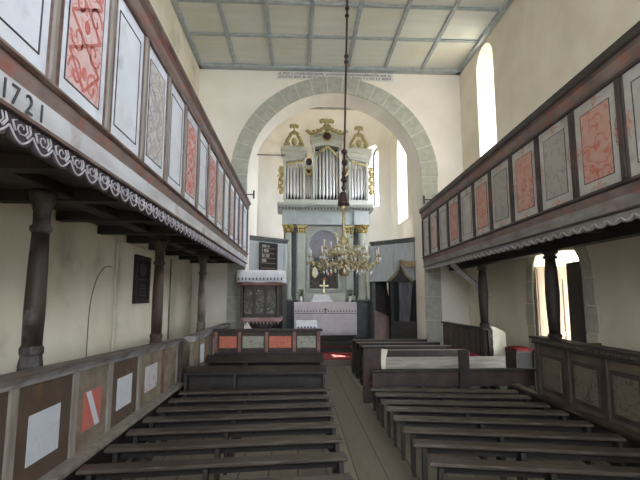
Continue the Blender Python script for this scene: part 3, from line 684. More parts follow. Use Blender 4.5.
# ------------------------------------------------------------------ benches
def make_bench(L, label, group):
    t = thing('plank_bench', (0, 0, 0), label, 'bench', group)
    MB().box(-L / 2, L / 2, -0.085, 0.075, 0.415, 0.45).build('seat', 'bench_y', t, bevel=0.008)
    for x in (-L / 2 + 0.10, -0.1, L / 2 - 0.06):
        MB().prism([(-0.12, 0), (0.12, 0), (0.085, 0.41), (-0.085, 0.41)], x - 0.02, x + 0.02, 'yz').build('leg', 'dark', t)
    MB().box(-L / 2 + 0.08, L / 2 - 0.04, 0.035, 0.06, 0.33, 0.41).build('apron', 'dark', t)
    return t
names_o = ['first', 'second', 'third', 'fourth', 'fifth', 'sixth', 'seventh', 'eighth', 'ninth', 'tenth', 'eleventh']
bl = make_bench(2.25, 'x', 'plank benches left of the aisle')
yl = [7.28, 6.78, 6.28, 5.82, 5.34, 4.84, 4.33, 3.83, 3.33, 2.84]      # aisle end
for i, y in enumerate(yl):
    o = bl if i == 0 else copy_tree(bl)
    a = math.radians(4.0 + 0.25 * i); xe = 0.49 - 0.008 * i
    o.rotation_euler.z = a; o.location = (xe - 1.125 * math.cos(a), y - 0.09 - 1.125 * math.sin(a), 0.0)
    o['label'] = 'dark backless plank bench left of aisle, %s row counted from the altar end' % names_o[i]
br = make_bench(2.19, 'x', 'plank benches right of the aisle')
yr = [7.25, 6.88, 6.42, 6.03, 5.58, 5.10, 4.66, 4.16, 3.72, 3.25, 2.8]
for i, y in enumerate(yr):
    o = br if i == 0 else copy_tree(br)
    a = -math.radians(7.0 + 0.6 * i); xe = 1.15
    o.rotation_euler.z = a; o.location = (xe + 1.085 * math.cos(a), y - 0.09 + 1.085 * math.sin(a), 0.0)
    o['label'] = 'dark backless plank bench right of aisle, %s row counted from the altar end' % names_o[i]

# pews with fronts before the benches
def low_pew(x0, x1, y, ztop, zmid, label, name='pew'):
    t = thing(name, ((x0 + x1) / 2, y, 0), label, 'pew')
    MB().prism([(y + 0.0, ztop - 0.03), (y - 0.24, zmid), (y - 0.24, zmid + 0.03), (y, ztop)], x0, x1, 'yz').build('book_board', 'dark', t, bevel=0.004)
    MB().box(x0 + 0.04, x1 - 0.04, y - 0.04, y - 0.005, 0, ztop - 0.04).build('front_panel', 'dark', t)
    for x in (x0 + 0.02, (x0 + x1) / 2 - 0.35, x1 - 0.06):
        MB().prism([(y + 0.0, 0), (y - 0.22, 0), (y - 0.22, zmid), (y, ztop - 0.03)], x, x + 0.04, 'yz').build('bracket', 'darkz', t)
    MB().box(x0 + 0.28, x1 - 0.04, y + 0.22, y + 0.48, 0.41, 0.45).build('seat', 'bench_y', t)
    for x in (x0 + 0.3, x1 - 0.1): MB().box(x, x + 0.05, y + 0.0, y + 0.47, 0, 0.41).build('leg', 'dark', t)
    return t
low_pew(-1.83, 0.47, 7.74, 0.72, 0.61, 'dark pew with sloping book board just beyond left plank benches')
low_pew(-1.66, 0.47, 8.55, 0.80, 0.68, 'second dark pew between the book-board pew and painted parapet')

pp = thing('painted_parapet', (-0.7, 9.25, 0), 'dark parapet with two orange and two grey-green painted panels', 'pew front')
x0, x1 = -1.66, 0.46
MB().box(x0, x1, 9.25, 9.32, 0, 1.16).build('board', 'parap', pp)
MB().box(x0 - 0.03, x1 + 0.04, 9.2, 9.38, 1.16, 1.21).build('cap_rail', 'parap', pp, bevel=0.008)
MB().box(x0, x1 + 0.02, 9.22, 9.25, 0.3, 0.74).build('lower_rail', 'dark', pp)
for i, (a, b, m, l) in enumerate(((-1.56, -1.22, 'orange', 'orange painted panel'), (-1.10, -0.68, 'greygreen', 'grey-green painted panel'), (-0.57, -0.13, 'orange', 'orange painted panel'), (-0.01, 0.36, 'greygreen', 'grey-green painted panel'))):
    o = MB().box(a, b, 9.235, 9.25, 0.84, 1.07).build('panel', m, pp, bevel=0.004); o['label'] = l
for x in (-1.63, -1.16, -0.625, -0.07, 0.42): MB().box(x - 0.03, x + 0.03, 9.225, 9.25, 0.76, 1.16).build('stile', 'pulpr', pp, bevel=0.003)
# draped lectern on the parapet
dl = thing('book_rest', (0.18, 9.3, 1.21), 'small book rest under white embroidered cloth on painted parapet', 'book rest')
MB().prism([(9.2, 1.21), (9.42, 1.21), (9.42, 1.36), (9.2, 1.27)], -0.01, 0.37, 'yz').build('stand', 'brown', dl)
mb = MB(); mb.prism([(9.18, 1.23), (9.19, 1.285), (9.43, 1.375), (9.44, 1.3), (9.43, 1.3), (9.425, 1.365), (9.2, 1.275), (9.19, 1.23)], -0.03, 0.39, 'yz', 0)
for k in range(6): mb.box(-0.01 + k * 0.065, 0.03 + k * 0.065, 9.172, 9.182, 1.235, 1.262, 1)
mb.build('cloth', ['cloth', 'embr'], dl)

# right side: beam-like pew front, post, pale pew back, pews behind
rf = thing('pew', (2.6, 7.6, 0), 'dark pew with wide flat front board behind the right plank benches', 'pew')
MB().box(1.23, 3.97, 7.58, 7.62, 0.38, 0.66).build('front_board', 'parap', rf, bevel=0.005)
MB().box(1.20, 3.99, 7.54, 7.66, 0.62, 0.66).build('top_rail', 'dark', rf, bevel=0.005)
for x in (1.25, 2.0, 3.3, 3.85): MB().box(x, x + 0.06, 7.6, 7.66, 0, 0.62).build('leg', 'dark', rf)
MB().box(1.23, 3.9, 7.66, 7.9, 0.38, 0.42).build('seat', 'bench_y', rf)
po = MB().box(2.66, 2.83, 7.47, 7.535, 0, 0.98).build('wooden_post', 'dark', bevel=0.01); tag(po, 'short dark square post standing in front of the pale pew board', 'post')
wpw = thing('pew', (2.6, 8.25, 0), 'pew with bare pale back board and curved white aisle end', 'pew')
MB().box(1.5, 3.76, 8.2, 8.24, 0.45, 0.78).build('back_board', 'whiteboard', wpw, bevel=0.005)
MB().box(1.5, 3.52, 8.28, 8.55, 0.41, 0.45).build('seat', 'bench_y', wpw)
for x in (1.6, 3.4): MB().box(x, x + 0.05, 8.2, 8.5, 0, 0.41).build('leg', 'dark', wpw)
pts = [(1.53, 0.42), (1.62, 0.42), (1.58, 0.50), (1.555, 0.62), (1.56, 0.76), (1.59, 0.86), (1.60, 0.92), (1.49, 0.93), (1.48, 0.84), (1.475, 0.7), (1.49, 0.55)]
o = MB().prism(pts, 8.12, 8.19, 'xz').build('end_board', 'paleend', wpw, bevel=0.006); o['label'] = 'curved white end board'
MB().box(1.16, 1.47, 8.14, 8.19, 0, 0.93).build('side_panel', 'parap', wpw, bevel=0.006)
for i, (y, xa, xb) in enumerate(((9.0, 1.35, 3.3), (9.75, 1.35, 3.3), (10.5, 1.35, 3.3), (11.2, 1.35, 3.2))):
    t = thing('pew', ((xa + xb) / 2, y, 0), 'dark low-backed pew right of the aisle, %s beyond the pale-backed pew' % names_o[i], 'pew', 'low-backed pews at right front')
    MB().box(xa, xb, y, y + 0.04, 0.62, 0.80).build('back_board', 'dark', t, bevel=0.005)
    MB().box(xa, xb, y - 0.01, y + 0.04, 0.80, 0.82).build('top_rail', 'cap', t)
    MB().box(xa, xb, y + 0.05, y + 0.33, 0.41, 0.45).build('seat', 'bench_y', t)
    for x in (xa, xb - 0.06): MB().box(x, x + 0.06, y, y + 0.3, 0, 0.8 if x == xa else 0.8).build('end_panel', 'dark', t, bevel=0.006)

# side pew along the right wall
sp = thing('side_pew', (3.95, 10.8, 0), 'dark panelled side pew at right with bright white end board', 'pew')
MB().box(3.84, 3.88, 9.25, 11.9, 0.0, 1.17).build('front_board', 'pewR', sp)
for k in range(8):
    y = 9.3 + k * 0.36; MB().box(3.82, 3.84, y, y + 0.06, 0.1, 1.15).build('stile', 'brownd', sp, bevel=0.003)
MB().box(3.78, 3.92, 9.2, 11.9, 1.17, 1.21).build('cap_rail', 'capd', sp, bevel=0.005)
pts = [(4.0, 0), (4.24, 0), (4.24, 1.12), (4.2, 1.16), (4.0, 1.25), (3.94, 1.25), (3.96, 1.15), (3.93, 1.05), (3.97, 0.95), (3.94, 0.85), (3.98, 0.75), (3.95, 0.65)]
o = MB().prism(pts, 9.16, 9.2, 'xz').build('end_board', 'paleend', sp, bevel=0.004); o['label'] = 'bright white scalloped end board'
MB().box(3.88, 3.97, 9.16, 9.22, 0, 1.17).build('end_post', 'dark', sp)
MB().box(3.92, 4.5, 9.25, 11.9, 0.41, 0.45).build('seat', 'dark', sp)
MB().box(3.40, 3.77, 9.0, 11.8, 0.5, 0.54).build('front_seat', 'dark', sp)
for y in (9.05, 11.7): MB().box(3.42, 3.75, y, y + 0.05, 0, 0.5).build('leg', 'dark', sp)
mb = MB()
def pad(mb, x0, x1, y0, y1, z0, z1):
    nx, ny = 8, 8; vs = []; fs = []
    for i in range(nx + 1):
        for j in range(ny + 1):
            a, b = i / nx, j / ny; q = (math.sin(PI * a) * math.sin(PI * b)) ** 0.35
            vs.append((x0 + (x1 - x0) * a, y0 + (y1 - y0) * b, z0 + (z1 - z0) * (0.35 + 0.65 * q) + 0.006 * math.sin(i * 2.1 + j * 1.7)))
    for i in range(nx):
        for j in range(ny): k = i * (ny + 1) + j; fs.append((k, k + 1, k + ny + 2, k + ny + 1))
    b0 = len(vs); vs += [(x0, y0, z0), (x0, y1, z0), (x1, y1, z0), (x1, y0, z0)]; fs.append((b0, b0 + 1, b0 + 2, b0 + 3))
    edge = [i * (ny + 1) for i in range(nx + 1)]; fs.append(tuple(edge + [b0 + 3, b0]))
    edge = [i * (ny + 1) + ny for i in range(nx + 1)]; fs.append(tuple(edge[::-1] + [b0 + 1, b0 + 2]))
    edge = list(range(ny + 1)); fs.append(tuple(edge[::-1] + [b0, b0 + 1]))
    edge = [nx * (ny + 1) + j for j in range(ny + 1)]; fs.append(tuple(edge + [b0 + 2, b0 + 3]))
    mb.add(vs, fs, 0, True)
pad(mb, 3.40, 3.77, 9.02, 10.6, 0.54, 0.72); o = mb.build('seat_cushion', 'redcl'); tag(o, 'long red cushion on the seat in front of the side pew', 'cushion')
cb = thing('corner_bench', (4.35, 8.95, 0), 'dark bench against the right wall between doorway and white end board', 'bench')
MB().box(4.2, 4.56, 8.66, 9.14, 0.78, 0.82).build('seat', 'dark', cb, bevel=0.005)
MB().box(4.22, 4.54, 8.67, 8.7, 0, 0.78).build('front_board', 'black', cb); MB().box(4.2, 4.23, 8.67, 9.12, 0, 0.78).build('side_board', 'dark', cb)  # front board coloured black to hold down the door light on it
for x in (4.22, 4.5): MB().box(x, x + 0.05, 8.68, 9.12, 0, 0.78).build('leg', 'dark', cb)
mb = MB(); pad(mb, 4.2, 4.56, 8.66, 9.14, 0.82, 0.88); o = mb.build('seat_cushion', 'redcl'); tag(o, 'small red cushion on the corner bench by the doorway', 'cushion')

# ------------------------------------------------------------------ pulpit
pu = thing('pulpit', (-0.92, 11.3, 0), 'dark panelled pulpit raised beside the chancel arch under a white cloth', 'pulpit')
def oct_(cx, y0, w, d, c): return [(cx - w / 2 + c, y0), (cx + w / 2 - c, y0), (cx + w / 2, y0 + c), (cx + w / 2, y0 + d), (cx - w / 2, y0 + d), (cx - w / 2, y0 + c)]
MB().prism(oct_(-0.92, 11.02, 0.96, 0.93, 0.12), 1.34, 2.15, 'xy').build('body', 'pulpd', pu)
for x in (-1.2, -0.92, -0.64):
    mb = MB(); pts = arch_pts(x - 0.1, x + 0.1, 1.45, 2.03, 8); mb.prism(pts, 11.0, 11.02, 'xz'); mb.build('panel', 'pulp', pu)
for x in (-1.36, -1.06, -0.78, -0.48):
    MB().box(x - 0.03, x + 0.03, 10.99, 11.03, 1.36, 2.1).build('pilaster', 'pulpd', pu, bevel=0.005)
MB().prism(oct_(-0.92, 10.96, 1.08, 0.99, 0.12), 2.12, 2.24, 'xy').build('cornice', 'pulpr', pu, bevel=0.02)
MB().prism(oct_(-0.92, 10.98, 1.04, 0.96, 0.12), 1.26, 1.36, 'xy').build('base_moulding', 'pulppink', pu, bevel=0.02)
mb = MB()
for k in range(11): mb.prism([(-1.36 + k * 0.085, 1.27), (-1.29 + k * 0.085, 1.27), (-1.325 + k * 0.085, 1.19)], 11.0, 11.015, 'xz')
mb.build('drop_fringe', 'pulppink', pu)
MB().lathe([(0.16, 0), (0.16, 0.1), (0.1, 0.2), (0.1, 0.85), (0.18, 1.0), (0.36, 1.26)], (-0.92, 11.5, 0), 12).build('stem', 'pulpd', pu)
pc = thing('pulpit_cloth', (-0.91, 11.4, 2.25), 'white cloth with dark embroidered band hanging over pulpit rim', 'cloth')
mb = MB()
fr = []; N = 48
pr = oct_(-0.91, 10.93, 1.17, 1.03, 0.1); 
def perim(pts, n):
    segs = []; tot = 0
    for i in range(len(pts)):
        a = Vector(pts[i]); b = Vector(pts[(i + 1) % len(pts)]); l = (b - a).length; segs.append((a, b, l)); tot += l
    out = []
    for k in range(n):
        d = tot * k / n
        for a, b, l in segs:
            if d <= l: out.append(tuple(a + (b - a) * d / l)); break
            d -= l
    return out
pp_ = perim(pr, N); vs = []; fs = []
for j, (z, s_) in enumerate(((2.49, 0.97), (2.48, 1.0), (2.42, 1.005), (2.34, 1.01), (2.27, 1.012), (2.205, 1.015))):
    for i, p in enumerate(pp_):
        w_ = 0.008 * j * math.sin(i * 1.9) / 4
        vs.append((-0.91 + (p[0] + 0.91) * (s_ + w_), 11.4 + (p[1] - 11.4) * (s_ + w_), z + (0.01 * math.sin(i * 0.9) if j == 5 else 0)))
for j in range(5):
    for i in range(N): i2 = (i + 1) % N; fs.append((j * N + i, j * N + i2, (j + 1) * N + i2, (j + 1) * N + i))
mb.add(vs, fs, 0, True); mb.add(vs[:N], [tuple(range(N))], 0)
cl = mb.build('drape', 'cloth', pc); m_ = cl.modifiers.new('s', 'SOLIDIFY'); m_.thickness = 0.006; m_.offset = 1
mb = MB()
for k in range(13):
    x = -1.42 + k * 0.085; mb.prism([(x - 0.025, 2.28), (x, 2.255), (x + 0.025, 2.28), (x + 0.01, 2.3), (x, 2.335), (x - 0.01, 2.3)], 10.895, 10.91, 'xz')
mb.box(-1.46, -0.36, 10.897, 10.91, 2.25, 2.256); mb.build('embroidery', 'embr', pc)

# ------------------------------------------------------------------ inscription on the arch wall
si = thing('painted_inscription', (1.02, 11.98, 7.95), 'white strip with two lines of faded writing above the arch', 'inscription')
MB().box(-0.62, 2.66, 11.985, 11.999, 7.92, 8.15).build('ground', 'sign', si)
mb = MB(); random.seed(3)
for z in (8.05, 7.955):
    x = -0.58
    while x < 2.6:
        w_ = random.uniform(0.012, 0.03)
        mb.box(x, x + 0.009, 11.98, 11.986, z, z + 0.065); mb.box(x + w_, x + w_ + 0.009, 11.98, 11.986, z, z + random.choice((0.04, 0.065)))
        zz = z + random.choice((0, 0.028, 0.057)); mb.box(x, x + w_, 11.98, 11.986, zz, zz + 0.008)
        x += w_ + 0.024 + (0.04 if random.random() < 0.18 else 0)
mb.build('writing', 'ink', si, kind='stuff')

# tie rods and anchors on the arch
for i, (xa, xb, y, z, l) in enumerate(((-1.62, -1.2, 11.9, 4.58, 'iron tie rod end with anchor on left arch pier'), (3.42, 3.8, 11.9, 4.49, 'iron tie rod end with anchor on right arch pier'))):
    t = thing('tie_rod', ((xa + xb) / 2, y, z), l, 'tie rod')
    MB().tube([(xa, y, z), (xb, y, z)], 0.014, 8).build('rod', 'iron', t)
    xe = xb if i == 0 else xa
    MB().box(xe - 0.02, xe + 0.02, y - 0.02, y + 0.02, z - 0.11, z + 0.11).build('anchor', 'iron', t, bevel=0.004)
    MB().box(xb - 0.02 if i else xa, xb if i else xa + 0.02, y - 0.01, 12.0, z - 0.01, z + 0.01).build('bracket', 'iron', t)
tb = MB().box(-0.5, 3.1, 14.47, 14.53, 8.14, 8.20).build('tie_beam', 'stone'); 
tag(tb, 'thin wooden tie beam crossing the chancel below the vault', 'beam')
tb.scale = (1, 1, 1)
t = thing('tie_rod', (-1.0, 16.3, 7.1), 'thin iron rod running into the wall left of the organ', 'tie rod')
MB().tube([(-1.55, 16.3, 7.1), (-0.5, 16.3, 7.1)], 0.02, 8).build('rod', 'iron', t)

# wall plaque
XQ = XL + 0.04
wp = thing('wall_plaque', (XQ, 8.0, 1.77), 'dark framed plaque hanging on left wall under the gallery', 'plaque')
MB().box(XQ, XQ + 0.03, 7.68, 8.34, 1.77, 2.53).build('board', 'black', wp)
for q in ((7.64, 8.38, 2.49, 2.56), (7.64, 8.38, 1.74, 1.81), (7.64, 7.72, 1.8, 2.5), (8.3, 8.38, 1.8, 2.5)):
    MB().box(XQ, XQ + 0.05, *q).build('frame', 'dark', wp, bevel=0.006)
mb = MB()
pts = [(8.01 + 0.17 * math.cos(2 * PI * i / 20), 2.32 + 0.11 * math.sin(2 * PI * i / 20)) for i in range(20)]; mb.prism(pts, XQ + 0.03, XQ + 0.036, 'yz')
mb.box(XQ + 0.03, XQ + 0.036, 7.78, 8.24, 2.14, 2.16)
for k in range(4): mb.box(XQ + 0.03, XQ + 0.035, 7.82 + 0.02 * (k % 2), 8.18 - 0.03 * (k % 2), 1.87 + k * 0.06, 1.885 + k * 0.06)
mb.build('relief', 'capd', wp)
MB().box(XL, XL + 0.035, 9.86, 9.92, 0, 2.66).build('trim_4', 'pewg', kind='structure')
mb = MB(); pts = [(XL + 0.004, 6.75 + 0.55 * math.cos(PI * i / 16), 1.55 + 0.75 * math.sin(PI * i / 16)) for i in range(7, 17)]
pts += [(XL + 0.004, 6.2, 1.2), (XL + 0.004, 6.2, 0.3)]
mb.tube(pts, 0.007, 6); mb.build('trim_5', 'cap', kind='structure')
MB().box(XL - 0.01, XL + 0.04, 6.98, 9.8, 0, 2.72).build('trim_6', 'plaster_low', kind='structure', bevel=0.02)

# ------------------------------------------------------------------ chancel: steps, railing, screens
MB().box(-1.5, 3.5, 14.2, 15.0, 0.15, 0.28).build('trim_7', 'dark', kind='structure')
MB().box(-1.5, 3.5, 14.9, 17.4, 0.15, 0.40).build('trim_8', 'dark', kind='structure')
o = MB().box(0.1, 2.3, 12.55, 14.15, 0.15, 0.162).build('carpet_runner', 'carpet', bevel=0.003); tag(o, 'faded red carpet on the chancel floor before the altar', 'carpet')
o = MB().box(-0.1, 2.2, 14.25, 14.88, 0.28, 0.292).build('carpet_strip', 'carpetd', bevel=0.003); tag(o, 'dark red carpet on the altar step', 'carpet')
ra = thing('iron_railing', (2.5, 12.2, 0), 'low thin iron railing in front of the canopied stall', 'railing')
for z in (0.35, 0.52, 0.68): MB().tube([(1.62, 12.25, z), (3.3, 12.25, z)], 0.012, 6).build('rail', 'iron', ra)
for x in (1.62, 2.46, 3.3): MB().tube([(x, 12.25, 0.0), (x, 12.25, 0.72)], 0.016, 6).build('post', 'iron', ra)

def loft(pts, front, label, z0, z1):
    """enclosed organ loft: plan polygon, its angled front edge index"""
    cx = sum(p[0] for p in pts) / len(pts); cy = sum(p[1] for p in pts) / len(pts)
    t = thing('organ_loft', (cx, cy, z0), label, 'organ loft')
    MB().prism(pts, z0, z1, 'xy').build('box', 'loft', t)
    a = Vector((*pts[0], 0)); b = Vector((*pts[1], 0)); d = (b - a); L = d.length; d.normalize(); nn = Vector((d.y, -d.x, 0))
    if nn.y > 0: nn = -nn
    T = Matrix(((d.x, nn.x, 0, a.x), (d.y, nn.y, 0, a.y), (0, 0, 1, 0), (0, 0, 0, 1)))
    for u0, u1 in ((0, 0.1), (L * 0.5 - 0.05, L * 0.5 + 0.05), (L - 0.1, L)):
        mb = MB(); mb.T = T; mb.box(u0, u1, 0, 0.02, z0, z1); mb.build('stile', 'loft', t, bevel=0.004)
    for zz in (z0, z1 - 0.18):
        mb = MB(); mb.T = T; mb.box(0, L, 0, 0.018, zz, zz + 0.1); mb.build('rail', 'loft', t, bevel=0.004)
    mb = MB(); mb.T = T; mb.box(-0.05, L + 0.04, -0.05, 0.07, z1 - 0.02, z1 + 0.06); mb.box(-0.02, L + 0.02, -0.05, 0.04, z1 - 0.08, z1 - 0.02); mb.build('cornice', 'orgdark', t, bevel=0.008)
    return t, T, L
tL, TLf, LL = loft([(-1.5, 13.25), (-0.38, 14.2), (-0.38, 15.8), (-1.5, 15.8)], 0, 'grey-blue boarded loft behind pulpit carrying the hymn board', 2.3, 3.6)
tR, TRf, LR = loft([(2.4, 14.55), (3.5, 13.35), (3.5, 15.2), (2.4, 15.2)], 0, 'grey-blue boarded loft right of the altar', 2.35, 3.58)
for (x, y, tt) in ((-0.44, 14.32, tL), (-0.44, 15.7, tL), (2.46, 14.66, tR), (2.46, 15.1, tR)):
    MB().box(x - 0.05, x + 0.05, y - 0.05, y + 0.05, 0.15 if y < 14.9 else 0.4, 2.35).build('post', 'orgdark', tt)
for tt, P in ((tL, (-1.5, -0.42, 15.72, 15.78)), (tR, (2.44, 3.5, 15.12, 15.18))):
    MB().box(P[0], P[1], P[2], P[3], 0.4, 2.35).build('back_board', 'dark', tt)
# hymn board
hb = thing('hymn_board', TLf @ Vector((0.74, 0.05, 2.62)), 'dark hymn board with rows of white numbers left of the organ', 'board')
def HB(u0, u1, n0, n1, z0, z1): m = MB(); m.T = TLf; return m.box(u0, u1, n0, n1, z0, z1)
HB(0.43, 1.05, 0.03, 0.05, 2.62, 3.46).build('panel', 'black', hb)
for q in ((0.40, 0.46, 2.62, 3.46), (1.02, 1.08, 2.62, 3.46), (0.40, 1.08, 3.42, 3.49), (0.40, 1.08, 2.6, 2.66)): HB(q[0], q[1], 0.03, 0.07, q[2], q[3]).build('frame', 'dark', hb, bevel=0.004)
for k in range(5):
    HB(0.47, 1.01, 0.05, 0.06, 2.70 + k * 0.15, 2.73 + k * 0.15).build('shelf', 'ruled', hb)
m = MB(); m.T = TLf; random.seed(5)
for k in range(1, 5):
    u = 0.50
    for j in range(4 if k > 1 else 3):
        z = 2.745 + k * 0.15; m.box(u, u + 0.012, 0.05, 0.06, z, z + 0.09); 
        if (j + k) % 3: m.box(u + 0.035, u + 0.047, 0.05, 0.06, z, z + 0.09); m.box(u, u + 0.045, 0.05, 0.06, z + 0.078, z + 0.09)
        if (j * k) % 2: m.box(u, u + 0.045, 0.05, 0.06, z + 0.04, z + 0.052)
        u += 0.07
m.build('numbers', 'letter', hb)

# canopied stall
cs = thing('canopied_stall', (3.1, 13.4, 0.15), 'dark wooden stall with curved gable canopy and tan roof inside the arch', 'stall')
X0, X1, Y0, Y1 = 2.66, 3.5, 12.98, 13.3
for (x, y) in ((2.72, 13.0), (3.46, 13.0), (3.46, 13.28)): MB().box(x - 0.04, x + 0.04, y - 0.02, y + 0.06, 0.15, 2.35).build('post', 'dark', cs)
MB().box(2.68, 3.5, 13.28, 13.32, 0.15, 2.35).build('back', 'black', cs)  # black back board paints in the shade inside the stall
MB().box(2.76, 3.42, 13.0, 13.04, 0.15, 1.1).build('front', 'dark', cs)
MB().box(2.74, 3.46, 12.97, 13.08, 1.1, 1.15).build('elbow_rail', 'pulpd', cs)
mb = MB(); prof = []
for i in range(13):     # ogee gable
    t_ = i / 12; prof.append((2.58 + 0.40 * t_, 2.32 + 0.62 * (t_ ** 1.7) + 0.04 * math.sin(t_ * PI * 2)))
for i in range(12, -1, -1):
    t_ = i / 12; prof.append((3.38 - 0.40 * t_, 2.30 + 0.64 * (t_ ** 1.7) + 0.04 * math.sin(t_ * PI * 2)))
inn = [(2.98 + (p[0] - 2.98) * 0.78, 2.25 + (p[1] - 2.25) * 0.80) for p in prof]
n = len(prof)
for i in range(n - 1): mb.prism([prof[i], prof[i + 1], inn[i + 1], inn[i]], 12.95, 13.02, 'xz')
mb.build('gable_moulding', 'pewg', cs)
mb = MB(); mb.prism([(p[0], p[1] - 0.03) for p in prof], 13.02, 13.06, 'xz'); mb.build('gable_board', 'dark', cs)
mb = MB()
mb.add([(2.98, 13.02, 2.93), (3.5, 13.02, 2.88), (3.54, 12.93, 2.70), (3.1, 12.93, 2.72), (2.98, 13.32, 2.93), (3.5, 13.32, 2.90)], [(0, 1, 2, 3), (0, 4, 5, 1)]); 
rfo = mb.build('roof', 'tan', cs); m_ = rfo.modifiers.new('s', 'SOLIDIFY'); m_.thickness = 0.03
mb = MB(); vs = []; fs = []
for j in range(9):
    for i in range(25):
        u = i / 24; z = 2.4 - j * 0.17; sw_ = 0.03 * math.sin(i * 1.6) * (0.4 + j / 8)
        vs.append((2.95 + 0.42 * u * (1 - 0.04 * j), 13.1 + sw_, z))
for j in range(8):
    for i in range(24): k = j * 25 + i; fs.append((k, k + 1, k + 26, k + 25))
mb.add(vs, fs, 0, True); d_ = mb.build('curtain', 'drape', cs); m_ = d_.modifiers.new('s', 'SOLIDIFY'); m_.thickness = 0.008
lb = thing('stall_front', (2.6, 14.0, 0.15), 'faded pinkish board front standing right of the altar', 'pew front')
MB().prism([(2.4, 0.28), (2.9, 0.28), (2.9, 1.20), (2.4, 1.40)], 14.2, 14.25, 'xz').build('board', 'pinkb', lb, bevel=0.005)
MB().prism([(2.38, 1.40), (2.92, 1.18), (2.92, 1.23), (2.38, 1.45)], 14.17, 14.28, 'xz').build('cap', 'pewg', lb)
MB().box(2.9, 2.96, 14.18, 14.26, 0.28, 1.6).build('post', 'pewg', lb)
MB().lathe([(0.03, 0), (0.12, 0.06), (0.16, 0.25), (0.17, 0.45), (0.15, 0.5)], (2.98, 14.25, 1.84), 16).build('corbel', 'plaster_white', tR)

# ------------------------------------------------------------------ altar
al = thing('altar', (0.93, 15.8, 0.4), 'block altar with dark base in front of the altarpiece', 'altar')
MB().box(-0.02, 1.88, 15.45, 16.15, 0.4, 1.62).build('body', 'orgdark', al)
MB().box(-0.12, 1.98, 15.38, 16.18, 1.60, 1.66).build('table_top', 'orgdark', al)
MB().box(-0.05, 1.9, 15.42, 16.15, 0.4, 0.55).build('plinth', 'dark', al, bevel=0.01)
ac = thing('altar_cloth', (0.93, 15.4, 1.67), 'pinkish white altar cloth with embroidered band and small dark cross', 'cloth')
mb = MB(); vs = []; fs = []; NX = 60
rows = [(16.1, 1.668), (15.36, 1.668), (15.34, 1.655), (15.335, 1.4), (15.33, 1.1), (15.33, 0.8), (15.325, 0.58)]
for j, (y, z) in enumerate(rows):
    for i in range(NX + 1):
        u = i / NX; a = max(0, j - 2) / 4
        vs.append((-0.13 + 2.12 * u, y + 0.008 * a * math.sin(i * 0.9) - 0.004 * a, z))
for j in range(len(rows) - 1):
    for i in range(NX): k = j * (NX + 1) + i; fs.append((k, k + 1, k + NX + 2, k + NX + 1))
mb.add(vs, fs, 0, True); d_ = mb.build('drape', 'clothp', ac); m_ = d_.modifiers.new('s', 'SOLIDIFY'); m_.thickness = 0.006; m_.offset = 0
MB().box(-0.13, 1.99, 15.305, 15.322, 1.30, 1.66).build('overlay', 'clothp', ac)
mb = MB()
mb.box(-0.12, 1.98, 15.3, 15.306, 1.295, 1.31)
for k in range(21):
    x = -0.07 + k * 0.1
    if abs(x - 0.93) < 0.08: continue
    mb.prism([(x - 0.035, 1.34), (x, 1.37), (x + 0.035, 1.34), (x + 0.012, 1.385), (x, 1.425), (x - 0.012, 1.385)], 15.298, 15.306, 'xz')
mb.box(0.915, 0.945, 15.297, 15.306, 1.32, 1.48); mb.box(0.87, 0.99, 15.297, 15.306, 1.42, 1.445)
mb.build('embroidery', 'embr', ac)
dl = thing('draped_book_rest', (0.8, 15.7, 1.67), 'small book rest draped in white cloth on centre of altar', 'book rest')
MB().prism([(0.42, 1.672), (1.2, 1.672), (1.06, 1.93), (0.56, 1.93)], 15.55, 15.85, 'xz').build('cloth', 'cloth', dl, bevel=0.03, seg=3)
MB().box(0.55, 1.07, 15.85, 15.9, 1.672, 1.9).build('stand', 'brown', dl)
for x, l in ((0.1, 'small vase of green sprigs at left end of altar'), (1.82, 'small vase of green sprigs at right end of altar')):
    t = thing('flower_vase', (x, 15.85, 1.67), l, 'vase', 'vases on the altar')
    MB().lathe([(0.04, 0), (0.055, 0.04), (0.06, 0.1), (0.035, 0.17), (0.05, 0.2)], (x, 15.85, 1.672), 14).build('vase', 'wax', t)
    mb = MB(); random.seed(int(x * 10))
    for k in range(60):
        a = random.uniform(0, 2 * PI); r = random.uniform(0, 0.13); z = 1.87 + random.uniform(0, 0.22)
        p = Vector((x + r * math.cos(a), 15.85 + r * math.sin(a), z)); q = p + Vector((random.uniform(-.05, .05), random.uniform(-.03, .03), random.uniform(0, .06)))
        mb.bar(p, q, 0.03, 0.004)
    for k in range(8):
        a = 2 * PI * k / 8; mb.tube([(x, 15.85, 1.84), (x + 0.1 * math.cos(a), 15.85 + 0.1 * math.sin(a), 2.02)], 0.004, 4)
    mb.build('leaves', 'green', t)

